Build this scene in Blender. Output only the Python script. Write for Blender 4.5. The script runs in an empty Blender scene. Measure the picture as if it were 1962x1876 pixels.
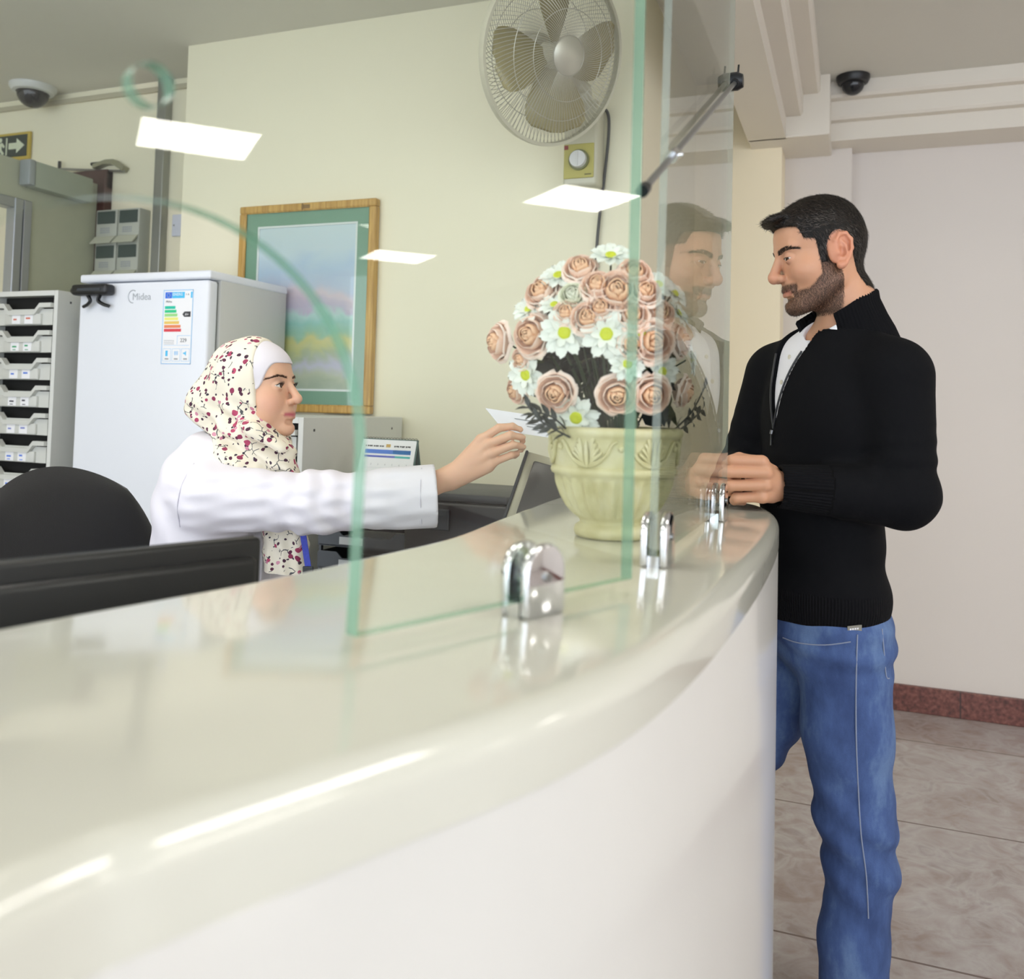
import bpy, bmesh, math, random
import numpy as np
from mathutils import Vector, Matrix, geometry
random.seed(7); RNG = np.random.default_rng(7)
SC = bpy.context.scene; COL = SC.collection
PI = math.pi

# ------------------------------------------------------------------ camera
F_PX, CX, PITCH, YAW, ROLL, HOR = 1703.0, 981.0, math.radians(2.5), math.radians(21), .026, 782.0
CY = HOR - F_PX*math.tan(PITCH)
CAM = Vector((0, 0, 1.3))
_fh = Vector((-math.sin(YAW), math.cos(YAW), 0)); _r0 = Vector((math.cos(YAW), math.sin(YAW), 0)); _z = Vector((0, 0, 1))
FW = math.cos(PITCH)*_fh + math.sin(PITCH)*_z
_u0 = -math.sin(PITCH)*_fh + math.cos(PITCH)*_z
RT = math.cos(ROLL)*_r0 + math.sin(ROLL)*_u0
UP = -math.sin(ROLL)*_r0 + math.cos(ROLL)*_u0
def ray(px, py): return FW + RT*((px-CX)/F_PX) - UP*((py-CY)/F_PX)
def at(px, py, d): return CAM + ray(px, py)*d            # point seen at a pixel, at a given distance
def onY(px, py, Y): r = ray(px, py); return CAM + r*(Y/r.y)
def onX(px, py, X): r = ray(px, py); return CAM + r*(X/r.x)
def onZ(px, py, Z): r = ray(px, py); return CAM + r*((Z-CAM.z)/r.z)
cd = bpy.data.cameras.new('camera'); co = bpy.data.objects.new('camera', cd); COL.objects.link(co)
co.matrix_world = Matrix(((RT.x, UP.x, -FW.x, CAM.x), (RT.y, UP.y, -FW.y, CAM.y), (RT.z, UP.z, -FW.z, CAM.z), (0, 0, 0, 1)))
cd.sensor_width = 36; cd.sensor_fit = 'HORIZONTAL'; cd.lens = F_PX/1962*36
cd.shift_y = -(938-CY)/1962
cd.clip_start = .02
cd.dof.use_dof = True; cd.dof.focus_distance = 2.05; cd.dof.aperture_fstop = 4.2
SC.camera = co

# ------------------------------------------------------------------ materials
def lin(c):
    if isinstance(c, str): c = [int(c[i:i+2], 16)/255 for i in (0, 2, 4)]
    return tuple((x/12.92 if x <= .04045 else ((x+.055)/1.055)**2.4) for x in c)
MATS = {}
class NT:
    def __init__(s, name):
        s.m = bpy.data.materials.new(name); s.m.use_nodes = True; s.t = s.m.node_tree; s.n = s.t.nodes
        s.b = s.n['Principled BSDF']; s.out = s.n['Material Output']
    def new(s, typ, **kw):
        n = s.n.new(typ)
        for k, v in kw.items():
            if k in n.inputs: n.inputs[k].default_value = v
            else: setattr(n, k, v)
        return n
    def link(s, a, b): s.t.links.new(a, b)
    def coord(s, scale=(1, 1, 1), kind='Object'):
        tc = s.new('ShaderNodeTexCoord'); mp = s.new('ShaderNodeMapping'); mp.inputs['Scale'].default_value = scale
        s.link(tc.outputs[kind], mp.inputs['Vector']); return mp.outputs['Vector']
    def ramp(s, fac, stops, interp='LINEAR'):
        r = s.new('ShaderNodeValToRGB'); r.color_ramp.interpolation = interp
        e = r.color_ramp.elements
        while len(e) < len(stops): e.new(.5)
        for i, (p, c) in enumerate(stops):
            e[i].position = p; e[i].color = (*lin(c), 1) if isinstance(c, str) else (c, c, c, 1)
        s.link(fac, r.inputs['Fac']); return r.outputs['Color']
    def math(s, op, a, b=None, c=None):
        n = s.new('ShaderNodeMath', operation=op)
        for i, v in enumerate((a, b, c)):
            if v is None: continue
            if hasattr(v, 'node'): s.link(v, n.inputs[i])
            else: n.inputs[i].default_value = v
        return n.outputs[0]
    def mix(s, fac, a, b, blend='MIX'):
        n = s.new('ShaderNodeMix', data_type='RGBA', blend_type=blend)
        for i, v in ((0, fac), (6, a), (7, b)):
            if hasattr(v, 'node'): s.link(v, n.inputs[i])
            elif isinstance(v, str): n.inputs[i].default_value = (*lin(v), 1)
            elif i == 0: n.inputs[i].default_value = v
            else: n.inputs[i].default_value = v
        return n.outputs[2]
    def bump(s, h, strength=.3, dist=.01):
        b = s.new('ShaderNodeBump'); b.inputs['Strength'].default_value = strength; b.inputs['Distance'].default_value = dist
        s.link(h, b.inputs['Height']); s.link(b.outputs['Normal'], s.b.inputs['Normal'])
def mat(name, color, rough=.5, metal=0., noise=0., nscale=20., bump=0., bscale=120., bdist=.002, emit=0., spec=None, sheen=0., sss=0., coat=0.):
    if name in MATS: return MATS[name]
    s = NT(name); b = s.b
    col = (*lin(color), 1)
    b.inputs['Base Color'].default_value = col; b.inputs['Roughness'].default_value = rough; b.inputs['Metallic'].default_value = metal
    if spec is not None: b.inputs['Specular IOR Level'].default_value = spec
    if sheen: b.inputs['Sheen Weight'].default_value = sheen; b.inputs['Sheen Roughness'].default_value = .5
    if coat: b.inputs['Coat Weight'].default_value = coat; b.inputs['Coat Roughness'].default_value = .05
    if sss:
        b.inputs['Subsurface Weight'].default_value = sss; b.inputs['Subsurface Radius'].default_value = (.012, .004, .002); b.inputs['Subsurface Scale'].default_value = 1.
    if noise:
        n = s.new('ShaderNodeTexNoise', Scale=nscale, Detail=4.); s.link(s.coord(), n.inputs['Vector'])
        lo = tuple(max(0, c*(1-noise)) for c in col[:3])+(1,); hi = tuple(min(1, c*(1+noise)) for c in col[:3])+(1,)
        s.link(s.mix(n.outputs['Fac'], lo, hi), b.inputs['Base Color'])
    if bump:
        n2 = s.new('ShaderNodeTexNoise', Scale=bscale, Detail=3.); s.link(s.coord(), n2.inputs['Vector'])
        s.bump(n2.outputs['Fac'], bump, bdist)
    if emit:
        b.inputs['Emission Color'].default_value = col; b.inputs['Emission Strength'].default_value = emit
    MATS[name] = s.m
    return s.m

# ------------------------------------------------------------------ objects
def link(o, parent=None):
    COL.objects.link(o)
    if parent is not None: o.parent = parent
    return o
def tag(o, label=None, cat=None, group=None, kind=None):
    if label: o['label'] = label
    if cat: o['category'] = cat
    if group: o['group'] = group
    if kind: o['kind'] = kind
    return o
def thing(name, label, cat, loc=(0, 0, 0), rot=(0, 0, 0), group=None):
    o = bpy.data.objects.new(name, None); o.empty_display_size = .05
    COL.objects.link(o); o.location = loc; o.rotation_euler = rot
    return tag(o, label, cat, group)
def smooth(me, ang=40):
    me.polygons.foreach_set('use_smooth', [True]*len(me.polygons))
    if ang < 180: me.set_sharp_from_angle(angle=math.radians(ang))
def obj(name, bm, m, parent=None, sm=None, label=None, world=False):
    """bmesh -> one mesh object. world=True: the bmesh is in world coordinates although it has a parent."""
    me = bpy.data.meshes.new(name); bmesh.ops.recalc_face_normals(bm, faces=bm.faces[:]) if not getattr(bm, 'keep_n', 0) else None
    bm.to_mesh(me); bm.free()
    for mm in (m if isinstance(m, (list, tuple)) else [m]): me.materials.append(mm)
    if sm: smooth(me, sm)
    o = bpy.data.objects.new(name, me); link(o, parent)
    if world and parent is not None:
        me.transform(pmat(parent).inverted())
    if label: o['label'] = label
    return o
def pmat(o):
    m = Matrix.LocRotScale(o.location, o.rotation_euler, o.scale)
    return (pmat(o.parent) @ m) if o.parent else m
def struct(name, bm, m, label=None, sm=None):
    o = obj(name, bm, m, None, sm); o['kind'] = 'structure'
    if label: o['label'] = label
    return o
def copy_tree(o, parent=None):
    c = o.copy(); COL.objects.link(c)
    if parent is not None: c.parent = parent
    for ch in list(o.children): copy_tree(ch, c)
    return c
def B(): return bmesh.new()
def box(bm, x0, x1, y0, y1, z0, z1, bev=0, seg=2, M=None, mi=0):
    v = [bm.verts.new(p) for p in ((x0, y0, z0), (x1, y0, z0), (x1, y1, z0), (x0, y1, z0), (x0, y0, z1), (x1, y0, z1), (x1, y1, z1), (x0, y1, z1))]
    fs = [bm.faces.new([v[i] for i in f]) for f in ((3, 2, 1, 0), (4, 5, 6, 7), (0, 1, 5, 4), (1, 2, 6, 5), (2, 3, 7, 6), (3, 0, 4, 7))]
    for f in fs: f.material_index = mi
    if bev:
        es = list({e for f in fs for e in f.edges})
        r = bmesh.ops.bevel(bm, geom=es, offset=bev, segments=seg, affect='EDGES', profile=.5)
        nv = list({x for f in r['faces'] for x in f.verts} | {x for x in v if x.is_valid})
        for f in r['faces']: f.material_index = mi
    else: nv = v
    if M is not None:
        for x in nv: x.co = M @ x.co
    return nv
def tube(bm, pts, r, seg=10, cap=True, closed=False, mi=0, flat=1.0):
    pts = [Vector(p) for p in pts]; n = len(pts)
    rs = r if isinstance(r, (list, tuple)) else [r]*n
    rings = []; prev = None
    for i, p in enumerate(pts):
        a = pts[(i-1) % n] if (closed or i > 0) else p; b = pts[(i+1) % n] if (closed or i < n-1) else p
        t = (b-a).normalized()
        if prev is None:
            ref = Vector((0, 0, 1)) if abs(t.z) < .9 else Vector((1, 0, 0)); u = t.cross(ref).normalized()
        else:
            u = (prev - t*prev.dot(t)); u = u.normalized() if u.length > 1e-6 else t.orthogonal().normalized()
        w = t.cross(u); prev = u
        rings.append([bm.verts.new(p + (u*math.cos(2*PI*k/seg) + w*(flat*math.sin(2*PI*k/seg)))*rs[i]) for k in range(seg)])
    m = n if closed else n-1
    for i in range(m):
        A, C = rings[i], rings[(i+1) % n]
        for k in range(seg):
            f = bm.faces.new((A[k], A[(k+1) % seg], C[(k+1) % seg], C[k])); f.material_index = mi
    if cap and not closed:
        bm.faces.new(rings[0][::-1]).material_index = mi; bm.faces.new(rings[-1]).material_index = mi
    return rings
def lathe(bm, prof, seg=32, M=None, cap0=True, cap1=True, mod=None, mi=0):
    rings = []
    for (r, z) in prof:
        ring = []
        for k in range(seg):
            a = 2*PI*k/seg; rr = r if mod is None else mod(r, z, a)
            v = Vector((rr*math.cos(a), rr*math.sin(a), z)); ring.append(bm.verts.new(M @ v if M is not None else v))
        rings.append(ring)
    for i in range(len(rings)-1):
        for k in range(seg):
            bm.faces.new((rings[i][k], rings[i][(k+1) % seg], rings[i+1][(k+1) % seg], rings[i+1][k])).material_index = mi
    if cap0: bm.faces.new(rings[0][::-1]).material_index = mi
    if cap1: bm.faces.new(rings[-1]).material_index = mi
    return rings
def prism(bm, poly, h0, h1, M=None, holes=(), mi=0, side_mi=None):
    """2D outline (with holes) in local xy, extruded from h0 to h1 along local z"""
    loops = [list(poly)] + [list(h) for h in holes]
    tri = geometry.tessellate_polygon([[Vector((x, y, 0)) for x, y in l] for l in loops])
    flat = [p for l in loops for p in l]
    mk = lambda z: [bm.verts.new((M @ Vector((x, y, z))) if M is not None else (x, y, z)) for x, y in flat]
    a, b = mk(h0), mk(h1)
    for t in tri:
        for vs, rv in ((a, True), (b, False)):
            try:
                f = bm.faces.new([vs[i] for i in (t[::-1] if rv else t)]); f.material_index = mi
            except ValueError: pass
    k = 0
    for l in loops:
        n = len(l)
        for i in range(n):
            j = (i+1) % n
            f = bm.faces.new((a[k+i], a[k+j], b[k+j], b[k+i])); f.material_index = mi if side_mi is None else side_mi
        k += n
def ellipsoid(bm, c, r, seg=16, rings=10, M=None, mi=0):
    g = bmesh.ops.create_uvsphere(bm, u_segments=seg, v_segments=rings, radius=1)
    for v in g['verts']:
        p = Vector((v.co.x*r[0], v.co.y*r[1], v.co.z*r[2])); v.co = (M @ p if M is not None else p) + Vector(c)
    if mi:
        for f in {f for v in g['verts'] for f in v.link_faces}: f.material_index = mi
    return g['verts']
def frame(o, x, y, z):
    return Matrix(((x[0], y[0], z[0], o[0]), (x[1], y[1], z[1], o[1]), (x[2], y[2], z[2], o[2]), (0, 0, 0, 1)))
def text(name, body, size, M, m, parent=None, depth=.0004, align='LEFT'):
    c = bpy.data.curves.new(name, 'FONT'); c.body = body; c.size = size; c.extrude = depth; c.align_x = align
    t = bpy.data.objects.new('tmp', c); COL.objects.link(t)
    dg = bpy.context.evaluated_depsgraph_get(); me = bpy.data.meshes.new_from_object(t.evaluated_get(dg))
    bpy.data.objects.remove(t); me.transform(M); me.name = name
    me.materials.clear(); me.materials.append(m)
    o = bpy.data.objects.new(name, me); link(o, parent); return o
def catmull(P, n=6, closed=False):
    P = [Vector(p) for p in P]; N = len(P); out = []
    R_ = range(N if closed else N-1)
    g = (lambda i: P[i % N]) if closed else (lambda i: P[max(0, min(N-1, i))])
    for i in R_:
        p0, p1, p2, p3 = g(i-1), g(i), g(i+1), g(i+2)
        for k in range(n):
            t = k/n
            out.append(.5*((2*p1)+(p2-p0)*t+(2*p0-5*p1+4*p2-p3)*t*t+(3*p1-p0-3*p2+p3)*t**3))
    if not closed: out.append(P[-1])
    return out
# ------------------------------------------------------------------ setting
def wall_mat(name, col):
    s = NT(name); b = s.b; b.inputs['Roughness'].default_value = .62
    n = s.new('ShaderNodeTexNoise', Scale=1.3, Detail=3.); v = s.coord(); s.link(v, n.inputs['Vector'])
    c = lin(col)
    s.link(s.mix(n.outputs['Fac'], tuple(x*.965 for x in c)+(1,), tuple(min(1, x*1.03) for x in c)+(1,)), b.inputs['Base Color'])
    n2 = s.new('ShaderNodeTexNoise', Scale=260., Detail=2.); s.link(v, n2.inputs['Vector']); s.bump(n2.outputs['Fac'], .06, .002)
    MATS[name] = s.m; return s.m
M_CREAM = wall_mat('cream_wall_paint', 'EEE9D0'); M_PINK = wall_mat('blush_wall_paint', 'DED7D0'); M_YEL = wall_mat('warm_yellow_paint', 'F9EDD0')
M_CEIL = wall_mat('ceiling_paint', 'D8D6CC'); M_MOULD = wall_mat('moulding_paint', 'E4DED2')
def floor_mat():
    s = NT('marble_floor'); b = s.b; v = s.coord()
    n1 = s.new('ShaderNodeTexNoise', Scale=2.2, Detail=7., Roughness=.62, Distortion=.9); s.link(v, n1.inputs['Vector'])
    n2 = s.new('ShaderNodeTexNoise', Scale=9., Detail=5., Distortion=1.4); s.link(v, n2.inputs['Vector'])
    c1 = s.ramp(n1.outputs['Fac'], [(.3, '8A7672'), (.45, 'A39794'), (.56, 'B8B3B3'), (.7, '958684')])
    c2 = s.ramp(n2.outputs['Fac'], [(.35, '8F7C75'), (.55, 'B6B1B0'), (.7, '827471')])
    c = s.mix(.4, c1, c2)
    br = s.new('ShaderNodeTexBrick', offset=0.0, **{'Scale': 1., 'Mortar Size': .004, 'Brick Width': .8, 'Row Height': .8})
    s.link(v, br.inputs['Vector']); c = s.mix(br.outputs['Fac'], c, '6B5C58')
    s.link(c, b.inputs['Base Color']); b.inputs['Roughness'].default_value = .22
    return s.m
def granite_mat():
    s = NT('red_granite'); b = s.b; v = s.coord()
    n = s.new('ShaderNodeTexNoise', Scale=60., Detail=6.); s.link(v, n.inputs['Vector'])
    c = s.ramp(n.outputs['Fac'], [(.3, '4A2A26'), (.5, '6E4038'), (.68, '85564B')])
    br = s.new('ShaderNodeTexBrick', offset=0.0, **{'Scale': 1., 'Mortar Size': .003, 'Brick Width': .45, 'Row Height': 3.})
    s.link(v, br.inputs['Vector']); c = s.mix(br.outputs['Fac'], c, '3C2A28')
    s.link(c, b.inputs['Base Color']); b.inputs['Roughness'].default_value = .3
    return s.m
M_FLOOR = floor_mat(); M_GRAN = granite_mat()
ZC, ZH = 2.82, 2.76                       # office ceiling, hall ceiling
X0, X1, Y0, Y1 = -5.6, 9.0, -3.2, 4.4
b = B(); box(b, X0, X1, Y0, Y1+.15, -.1, 0); struct('floor', b, M_FLOOR)
b = B(); box(b, X0, -.3, Y0, Y1+.15, ZC, ZC+.1); struct('ceiling_office', b, M_CEIL)
b = B(); box(b, -.3, X1, Y0, Y1+.15, ZH, ZC+.1); struct('ceiling_hall', b, M_CEIL)
b = B(); box(b, -.012, X1, Y1, Y1+.15, 0, ZC+.1); struct('wall_back', b, M_PINK)
b = B(); box(b, -.305, -.012, Y1-.1, Y1+.15, 0, ZC+.1); struct('wall_pilaster', b, M_PINK)
b = B(); box(b, -1.0, -.305, 4.1, Y1+.15, 0, ZC+.1); struct('wall_pier', b, M_YEL)
b = B(); box(b, -2.68, -.69, 3.0, Y1+.15, 0, ZC+.1); struct('wall_fan', b, M_CREAM)
b = B(); box(b, X0, -2.68, 3.3, Y1+.15, 0, ZC+.1); struct('wall_office', b, M_CREAM)
b = B(); box(b, X0-.15, X0, Y0, Y1+.15, 0, ZC+.1); struct('wall_left', b, M_CREAM)
b = B(); box(b, X1, X1+.15, Y0, Y1+.15, 0, ZC+.1); struct('wall_right', b, M_PINK)
b = B(); box(b, -.012, X1, Y1-.02, Y1, 0, .115, .003); box(b, -.305, -.012, Y1-.12, Y1-.1, 0, .115, .003); struct('baseboard_back', b, M_GRAN)
# stepped plaster beam over the counter and cornice along the back wall (profile swept along the wall)
def sweep_profile(bm, prof, axis, t0, t1):
    n = len(prof); A = []; C = []
    for (u, z) in prof:
        A.append(bm.verts.new((u, t0, z) if axis == 'y' else (t0, u, z))); C.append(bm.verts.new((u, t1, z) if axis == 'y' else (t1, u, z)))
    for i in range(n): bm.faces.new((A[i], A[(i+1) % n], C[(i+1) % n], C[i]))
    bm.faces.new(A[::-1]); bm.faces.new(C)
def steps(u0, z0, du, dz, k, ztop, uback, sgn, r=.008):
    pts = [(uback, z0), (u0, z0)]; u, z = u0, z0
    for i in range(k):
        z1 = ztop if i == k-1 else z+dz
        pts += [(u, z+.012), (u, z1)]
        u2 = u+sgn*du
        if i < k-1: pts += [(u2-sgn*.01, z1), (u2, z1+.012)]
        u, z = u2, z1
    pts.append((uback, ztop)); return pts
b = B(); sweep_profile(b, steps(-.28, 2.5, .07, .09, 3, ZC+.05, -.44, 1), 'y', Y0, 3.98); struct('trim_1', b, M_MOULD, sm=30)
b = B(); sweep_profile(b, steps(4.17, 2.53, .055, .08, 3, ZC+.05, Y1+.05, -1), 'x', -.1, X1); struct('trim_2', b, M_MOULD, sm=30)
b = B(); box(b, -.44, -.1, 3.96, Y1+.05, 2.5, ZC+.05, .006); struct('trim_3', b, M_MOULD)
# dark cable run where the office wall meets the ceiling
b = B(); box(b, X0, -2.68, 3.285, 3.3, 2.765, 2.79, .003); struct('trim_4', b, mat('cable_trunking', 'B9B39B', .5))
b = B(); box(b, -3.075, -3.028, 3.255, 3.3, 0, ZC, .004); box(b, -3.083, -3.075, 3.26, 3.3, 0, ZC); struct('trim_5', b, mat('aluminium_post', '9B9D97', .35, .7))
# low grey-green partition at the far left with an aluminium jamb, brown door frame on the wall behind it
M_GREY = mat('grey_green_partition', 'B2B6A0', .55, noise=.04)
M_GREYD = mat('grey_green_header', '9EA796', .5, noise=.04)
b = B(); box(b, -3.5, -3.42, 2.87, 3.3, 0, 2.33); box(b, -3.5, -3.42, 1.2, 2.87, 2.16, 2.33); box(b, -3.5, -3.42, 1.2, 1.95, 0, 2.16); struct('wall_partition', b, M_GREY)
b = B()
for y in (2.865, 2.82): box(b, -3.46, -3.405, y-.022, y+.018, 0, 2.16, .004)
box(b, -3.47, -3.41, 1.95, 2.87, 2.115, 2.16, .004); struct('door_1', b, mat('brushed_jamb', 'A9AEB4', .35, .8))
b = B(); box(b, -3.62, -3.375, 3.262, 3.3, 2.31, 2.405, .004); box(b, -3.47, -3.375, 3.25, 3.3, 0, 2.40, .004); struct('door_2', b, mat('dark_brown_frame', '4A2F2C', .4, noise=.1))
# ------------------------------------------------------------------ reception counter
def glossy(name, col, rough=.12, noise=.02, coat=.3):
    return mat(name, col, rough, noise=noise, nscale=3., coat=coat)
M_TOP = glossy('cream_counter_top', 'D3D3C8', .1); M_FRONT = glossy('white_counter_front', 'D3D2CF', .2)
CT = 1.113
OUT = catmull([(-.36, -.9, 0), (-.335, -.4, 0), (-.315, 0, 0), (-.295, .25, 0), (-.277, .32, 0), (-.233, .42, 0), (-.169, .571, 0), (-.134, .753, 0), (-.117, 1.05, 0), (-.113, 1.35, 0),
               (-.119, 1.631, 0), (-.136, 1.80, 0), (-.18, 1.93, 0), (-.26, 1.985, 0)], 6)
INN = catmull([(-.40, 1.99, 0), (-.53, 1.97, 0), (-.588, 1.88, 0), (-.592, 1.75, 0), (-.568, 1.414, 0), (-.548, 1.169, 0), (-.566, .981, 0), (-.589, .802, 0), (-.65, .539, 0), (-.71, .2, 0), (-.76, -.3, 0), (-.79, -.9, 0)], 6)
OUTLINE = [(p.x, p.y) for p in OUT+INN]
def offset_poly(P, d):
    n = len(P); R_ = []
    for i in range(n):
        a, b_, c = P[i-1], P[i], P[(i+1) % n]
        t1 = Vector((b_[0]-a[0], b_[1]-a[1])).normalized(); t2 = Vector((c[0]-b_[0], c[1]-b_[1])).normalized()
        nn = (Vector((t1.y, -t1.x))+Vector((t2.y, -t2.x))); nn = nn.normalized() if nn.length > 1e-6 else Vector((t1.y, -t1.x))
        k = max(.5, nn.dot(Vector((t1.y, -t1.x))))
        R_.append((b_[0]+nn.x*d/k, b_[1]+nn.y*d/k))
    return R_
def slab(bm, P, z0, z1, r, seg=8, botr=0):
    rings = []
    prof = []
    if botr: prof += [(-botr*(1-math.cos(a)), z0+botr*(1-math.sin(a))) for a in [PI/2*(1-k/4) for k in range(5)]][::1]; prof = [(-botr, z0), (-botr*.3, z0+botr*.3), (0, z0+botr)]
    else: prof = [(0, z0)]
    prof += [(-r*(1-math.cos(a)), z1-r+r*math.sin(a)) for a in [PI/2*k/seg for k in range(seg+1)]]
    for (d, z) in prof:
        rings.append([bm.verts.new((x, y, z)) for x, y in offset_poly(P, d)])
    n = len(P)
    for i in range(len(rings)-1):
        for k in range(n): bm.faces.new((rings[i][k], rings[i][(k+1) % n], rings[i+1][(k+1) % n], rings[i+1][k]))
    for ring, rev in ((rings[0], True), (rings[-1], False)):
        for t in geometry.tessellate_polygon([[v.co for v in ring]]):
            try: bm.faces.new([ring[i] for i in (t[::-1] if rev else t)])
            except ValueError: pass
area = sum(OUTLINE[i-1][0]*OUTLINE[i][1]-OUTLINE[i][0]*OUTLINE[i-1][1] for i in range(len(OUTLINE)))
if area < 0: OUTLINE = OUTLINE[::-1]
ct = thing('reception_counter', 'long curved cream reception counter with glossy rounded top and white front', 'counter', (-.4, .6, 0))
b = B(); slab(b, OUTLINE, CT-.05, CT, .022); obj('countertop', b, M_TOP, ct, 50, world=True)
b = B(); slab(b, offset_poly(OUTLINE, -.001), 0, CT-.05, .0005, 1); obj('front_panel', b, M_FRONT, ct, 50, world=True)

# ------------------------------------------------------------------ glass screen
def glass_mat():
    s = NT('clear_glass'); n = s.n
    geo = s.new('ShaderNodeNewGeometry')
    d = s.new('ShaderNodeVectorMath', operation='DOT_PRODUCT'); s.link(geo.outputs['Incoming'], d.inputs[0]); s.link(geo.outputs['Normal'], d.inputs[1])
    c = s.math('ABSOLUTE', d.outputs['Value'])
    f = s.math('MULTIPLY_ADD', s.math('POWER', s.math('SUBTRACT', 1., c), 5.), .95, .04)
    tr = s.new('ShaderNodeBsdfTransparent'); tr.inputs['Color'].default_value = (.965, .985, .97, 1)
    gl = s.new('ShaderNodeBsdfGlossy'); gl.inputs['Roughness'].default_value = .0
    mx = s.new('ShaderNodeMixShader'); s.link(f, mx.inputs[0]); s.link(tr.outputs[0], mx.inputs[1]); s.link(gl.outputs[0], mx.inputs[2])
    s.link(mx.outputs[0], s.out.inputs['Surface']); return s.m
def glass_edge_mat(name='green_glass_edge', col='8DB8A2', tc=(.62, .82, .72), k=.55):
    s = NT(name)
    tr = s.new('ShaderNodeBsdfTransparent'); tr.inputs['Color'].default_value = (*tc, 1)
    s.b.inputs['Base Color'].default_value = (*lin(col), 1); s.b.inputs['Roughness'].default_value = .12
    mx = s.new('ShaderNodeMixShader'); mx.inputs[0].default_value = k; s.link(tr.outputs[0], mx.inputs[1]); s.link(s.b.outputs[0], mx.inputs[2])
    s.link(mx.outputs[0], s.out.inputs['Surface']); return s.m
M_GLASS, M_GEDGE, M_GEDGE2 = glass_mat(), glass_edge_mat(), glass_edge_mat('pale_glass_edge', 'CBD8D2', (.86, .93, .89), .28)
M_CHROME = mat('polished_chrome', 'E4E6EA', .06, 1.0); M_STEEL = mat('satin_steel', '9A9C9C', .3, .9); M_BLACKM = mat('black_fitting', '24272A', .35, .4)
PA = Vector((-.348, .587, 0)); TA = Vector((.37, .929, 0)).normalized(); NA = Vector((TA.y, -TA.x, 0))
FA = frame(PA, TA, (0, 0, 1), NA)           # local x along the pane, y up, z toward the hall
ZB, ZT = CT+.014, 2.2
arc = [(-.16+.162*math.cos(a), 1.262+.162*math.sin(a)) for a in [PI*k/28 for k in range(29)]]
outl = [(0, ZB), (.352, ZB), (.360, ZT), (-.9, ZT), (-.9, ZB), (-.322, ZB)] + arc[::-1]
hole = [(-.172+.0135*math.cos(2*PI*k/28), 1.495+.0135*math.sin(2*PI*k/28)) for k in range(28)]
b = B(); prism(b, outl, -.007, .007, FA, [hole], 0, 1)
ga = obj('glass_screen', b, [M_GLASS, M_GEDGE]); smooth(ga.data, 30)
tag(ga, 'clear glass counter screen with arched pass-through opening and drilled talk hole', 'glass screen', 'glass screens on the counter')
XB = -.222
FB = frame((XB, 1.065, 0), (0, 1, 0), (0, 0, 1), (1, 0, 0))
b = B(); prism(b, [(0.0, ZB), (.635, ZB), (.65, ZT), (.05, ZT)], -.005, .005, FB, (), 0, 1)
gb = obj('glass_screen', b, [M_GLASS, M_GEDGE2])
tag(gb, 'straight clear glass counter screen mirroring the man in the black sweater', 'glass screen', 'glass screens on the counter')
# brace rod between the screens, with chrome ring and black end fitting
rod = thing('brace_rod', 'thin clear brace rod with dark end fitting across the tall glass screens', 'brace rod', tuple(at(1285, 290, 1.04)))
r0_, r1_ = Vector((-.2115, .935, 1.54)), Vector((-.208, 1.66, 1.915))
b = B(); tube(b, [r0_, r1_], .0042, 10); obj('rod', b, M_STEEL, rod, 40, world=True)
b = B(); d_ = (r1_-r0_).normalized(); mid = r0_+d_*.17
tube(b, [mid-d_*.012, mid+d_*.012], .008, 14); tube(b, [mid+Vector((-.003, 0, 0)), mid+Vector((.013, 0, 0))], .004, 10); obj('collar', b, M_CHROME, rod, 40, world=True)
b = B(); q = Vector((XB+.0055, 1.665, 1.918)); tube(b, [q, q+Vector((.012, 0, 0)), q+Vector((.022, 0, 0))], [.017, .017, .012], 16)
tube(b, [q+Vector((.008, -.02, -.012)), q+Vector((.010, .018, .016))], .008, 10); tube(b, [q+Vector((.012, 0, .01)), q+Vector((.012, .012, .035))], .002, 6); obj('end_fitting', b, M_BLACKM, rod, 40, world=True)
b = B(); q0 = r0_; tube(b, [q0-d_*.012, q0+d_*.004], .007, 12); obj('end_cap', b, M_BLACKM, rod, 40, world=True)
def clamp(F, s, label):
    o = F @ Vector((s, 0, 0)); R = F.to_3x3()
    t = thing('glass_clamp', label, 'glass clamp', (o.x, o.y, CT), (0, 0, math.atan2(R.col[0].y, R.col[0].x)), 'chrome clamps holding the glass')
    # local: x along pane, y = -normal
    D = [(-.027, 0), (.027, 0), (.027, .038)] + [(.027*math.cos(a), .038+.027*math.sin(a)) for a in [PI*k/16 for k in range(1, 16)]] + [(-.027, .038)]
    for sg in (-1, 1):
        b = B(); M = frame((0, 0, 0), (1, 0, 0), (0, 0, 1), (0, -1, 0))
        prism(b, D, sg*.0073 if sg > 0 else -.0165, .0165 if sg > 0 else -.0073, M)
        bmesh.ops.remove_doubles(b, verts=b.verts[:], dist=1e-6); bmesh.ops.dissolve_limit(b, angle_limit=.01, verts=b.verts[:], edges=b.edges[:])
        es = [e for e in b.edges if len(e.link_faces) == 2 and e.calc_face_angle(0) > 1.2]
        bmesh.ops.bevel(b, geom=es, offset=.003, segments=3, affect='EDGES', profile=.5)
        obj('jaw_plate', b, M_CHROME, t, 35)
    b = B(); box(b, -.0265, .0265, -.0072, .0072, 0, .0135); obj('saddle', b, M_CHROME, t)
    b = B(); tube(b, [(0, -.0163, .035), (0, -.019, .035)], .0045, 14); obj('set_screw', b, M_STEEL, t, 35)
clamp(FA, .205, 'large blurred chrome D-shaped glass clamp nearest on the counter')
clamp(FB, .028, 'middle chrome glass clamp on the counter in front of the flower pot')
clamp(FB, .535, 'small chrome glass clamp farthest away beside the man\'s fist')
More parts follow.
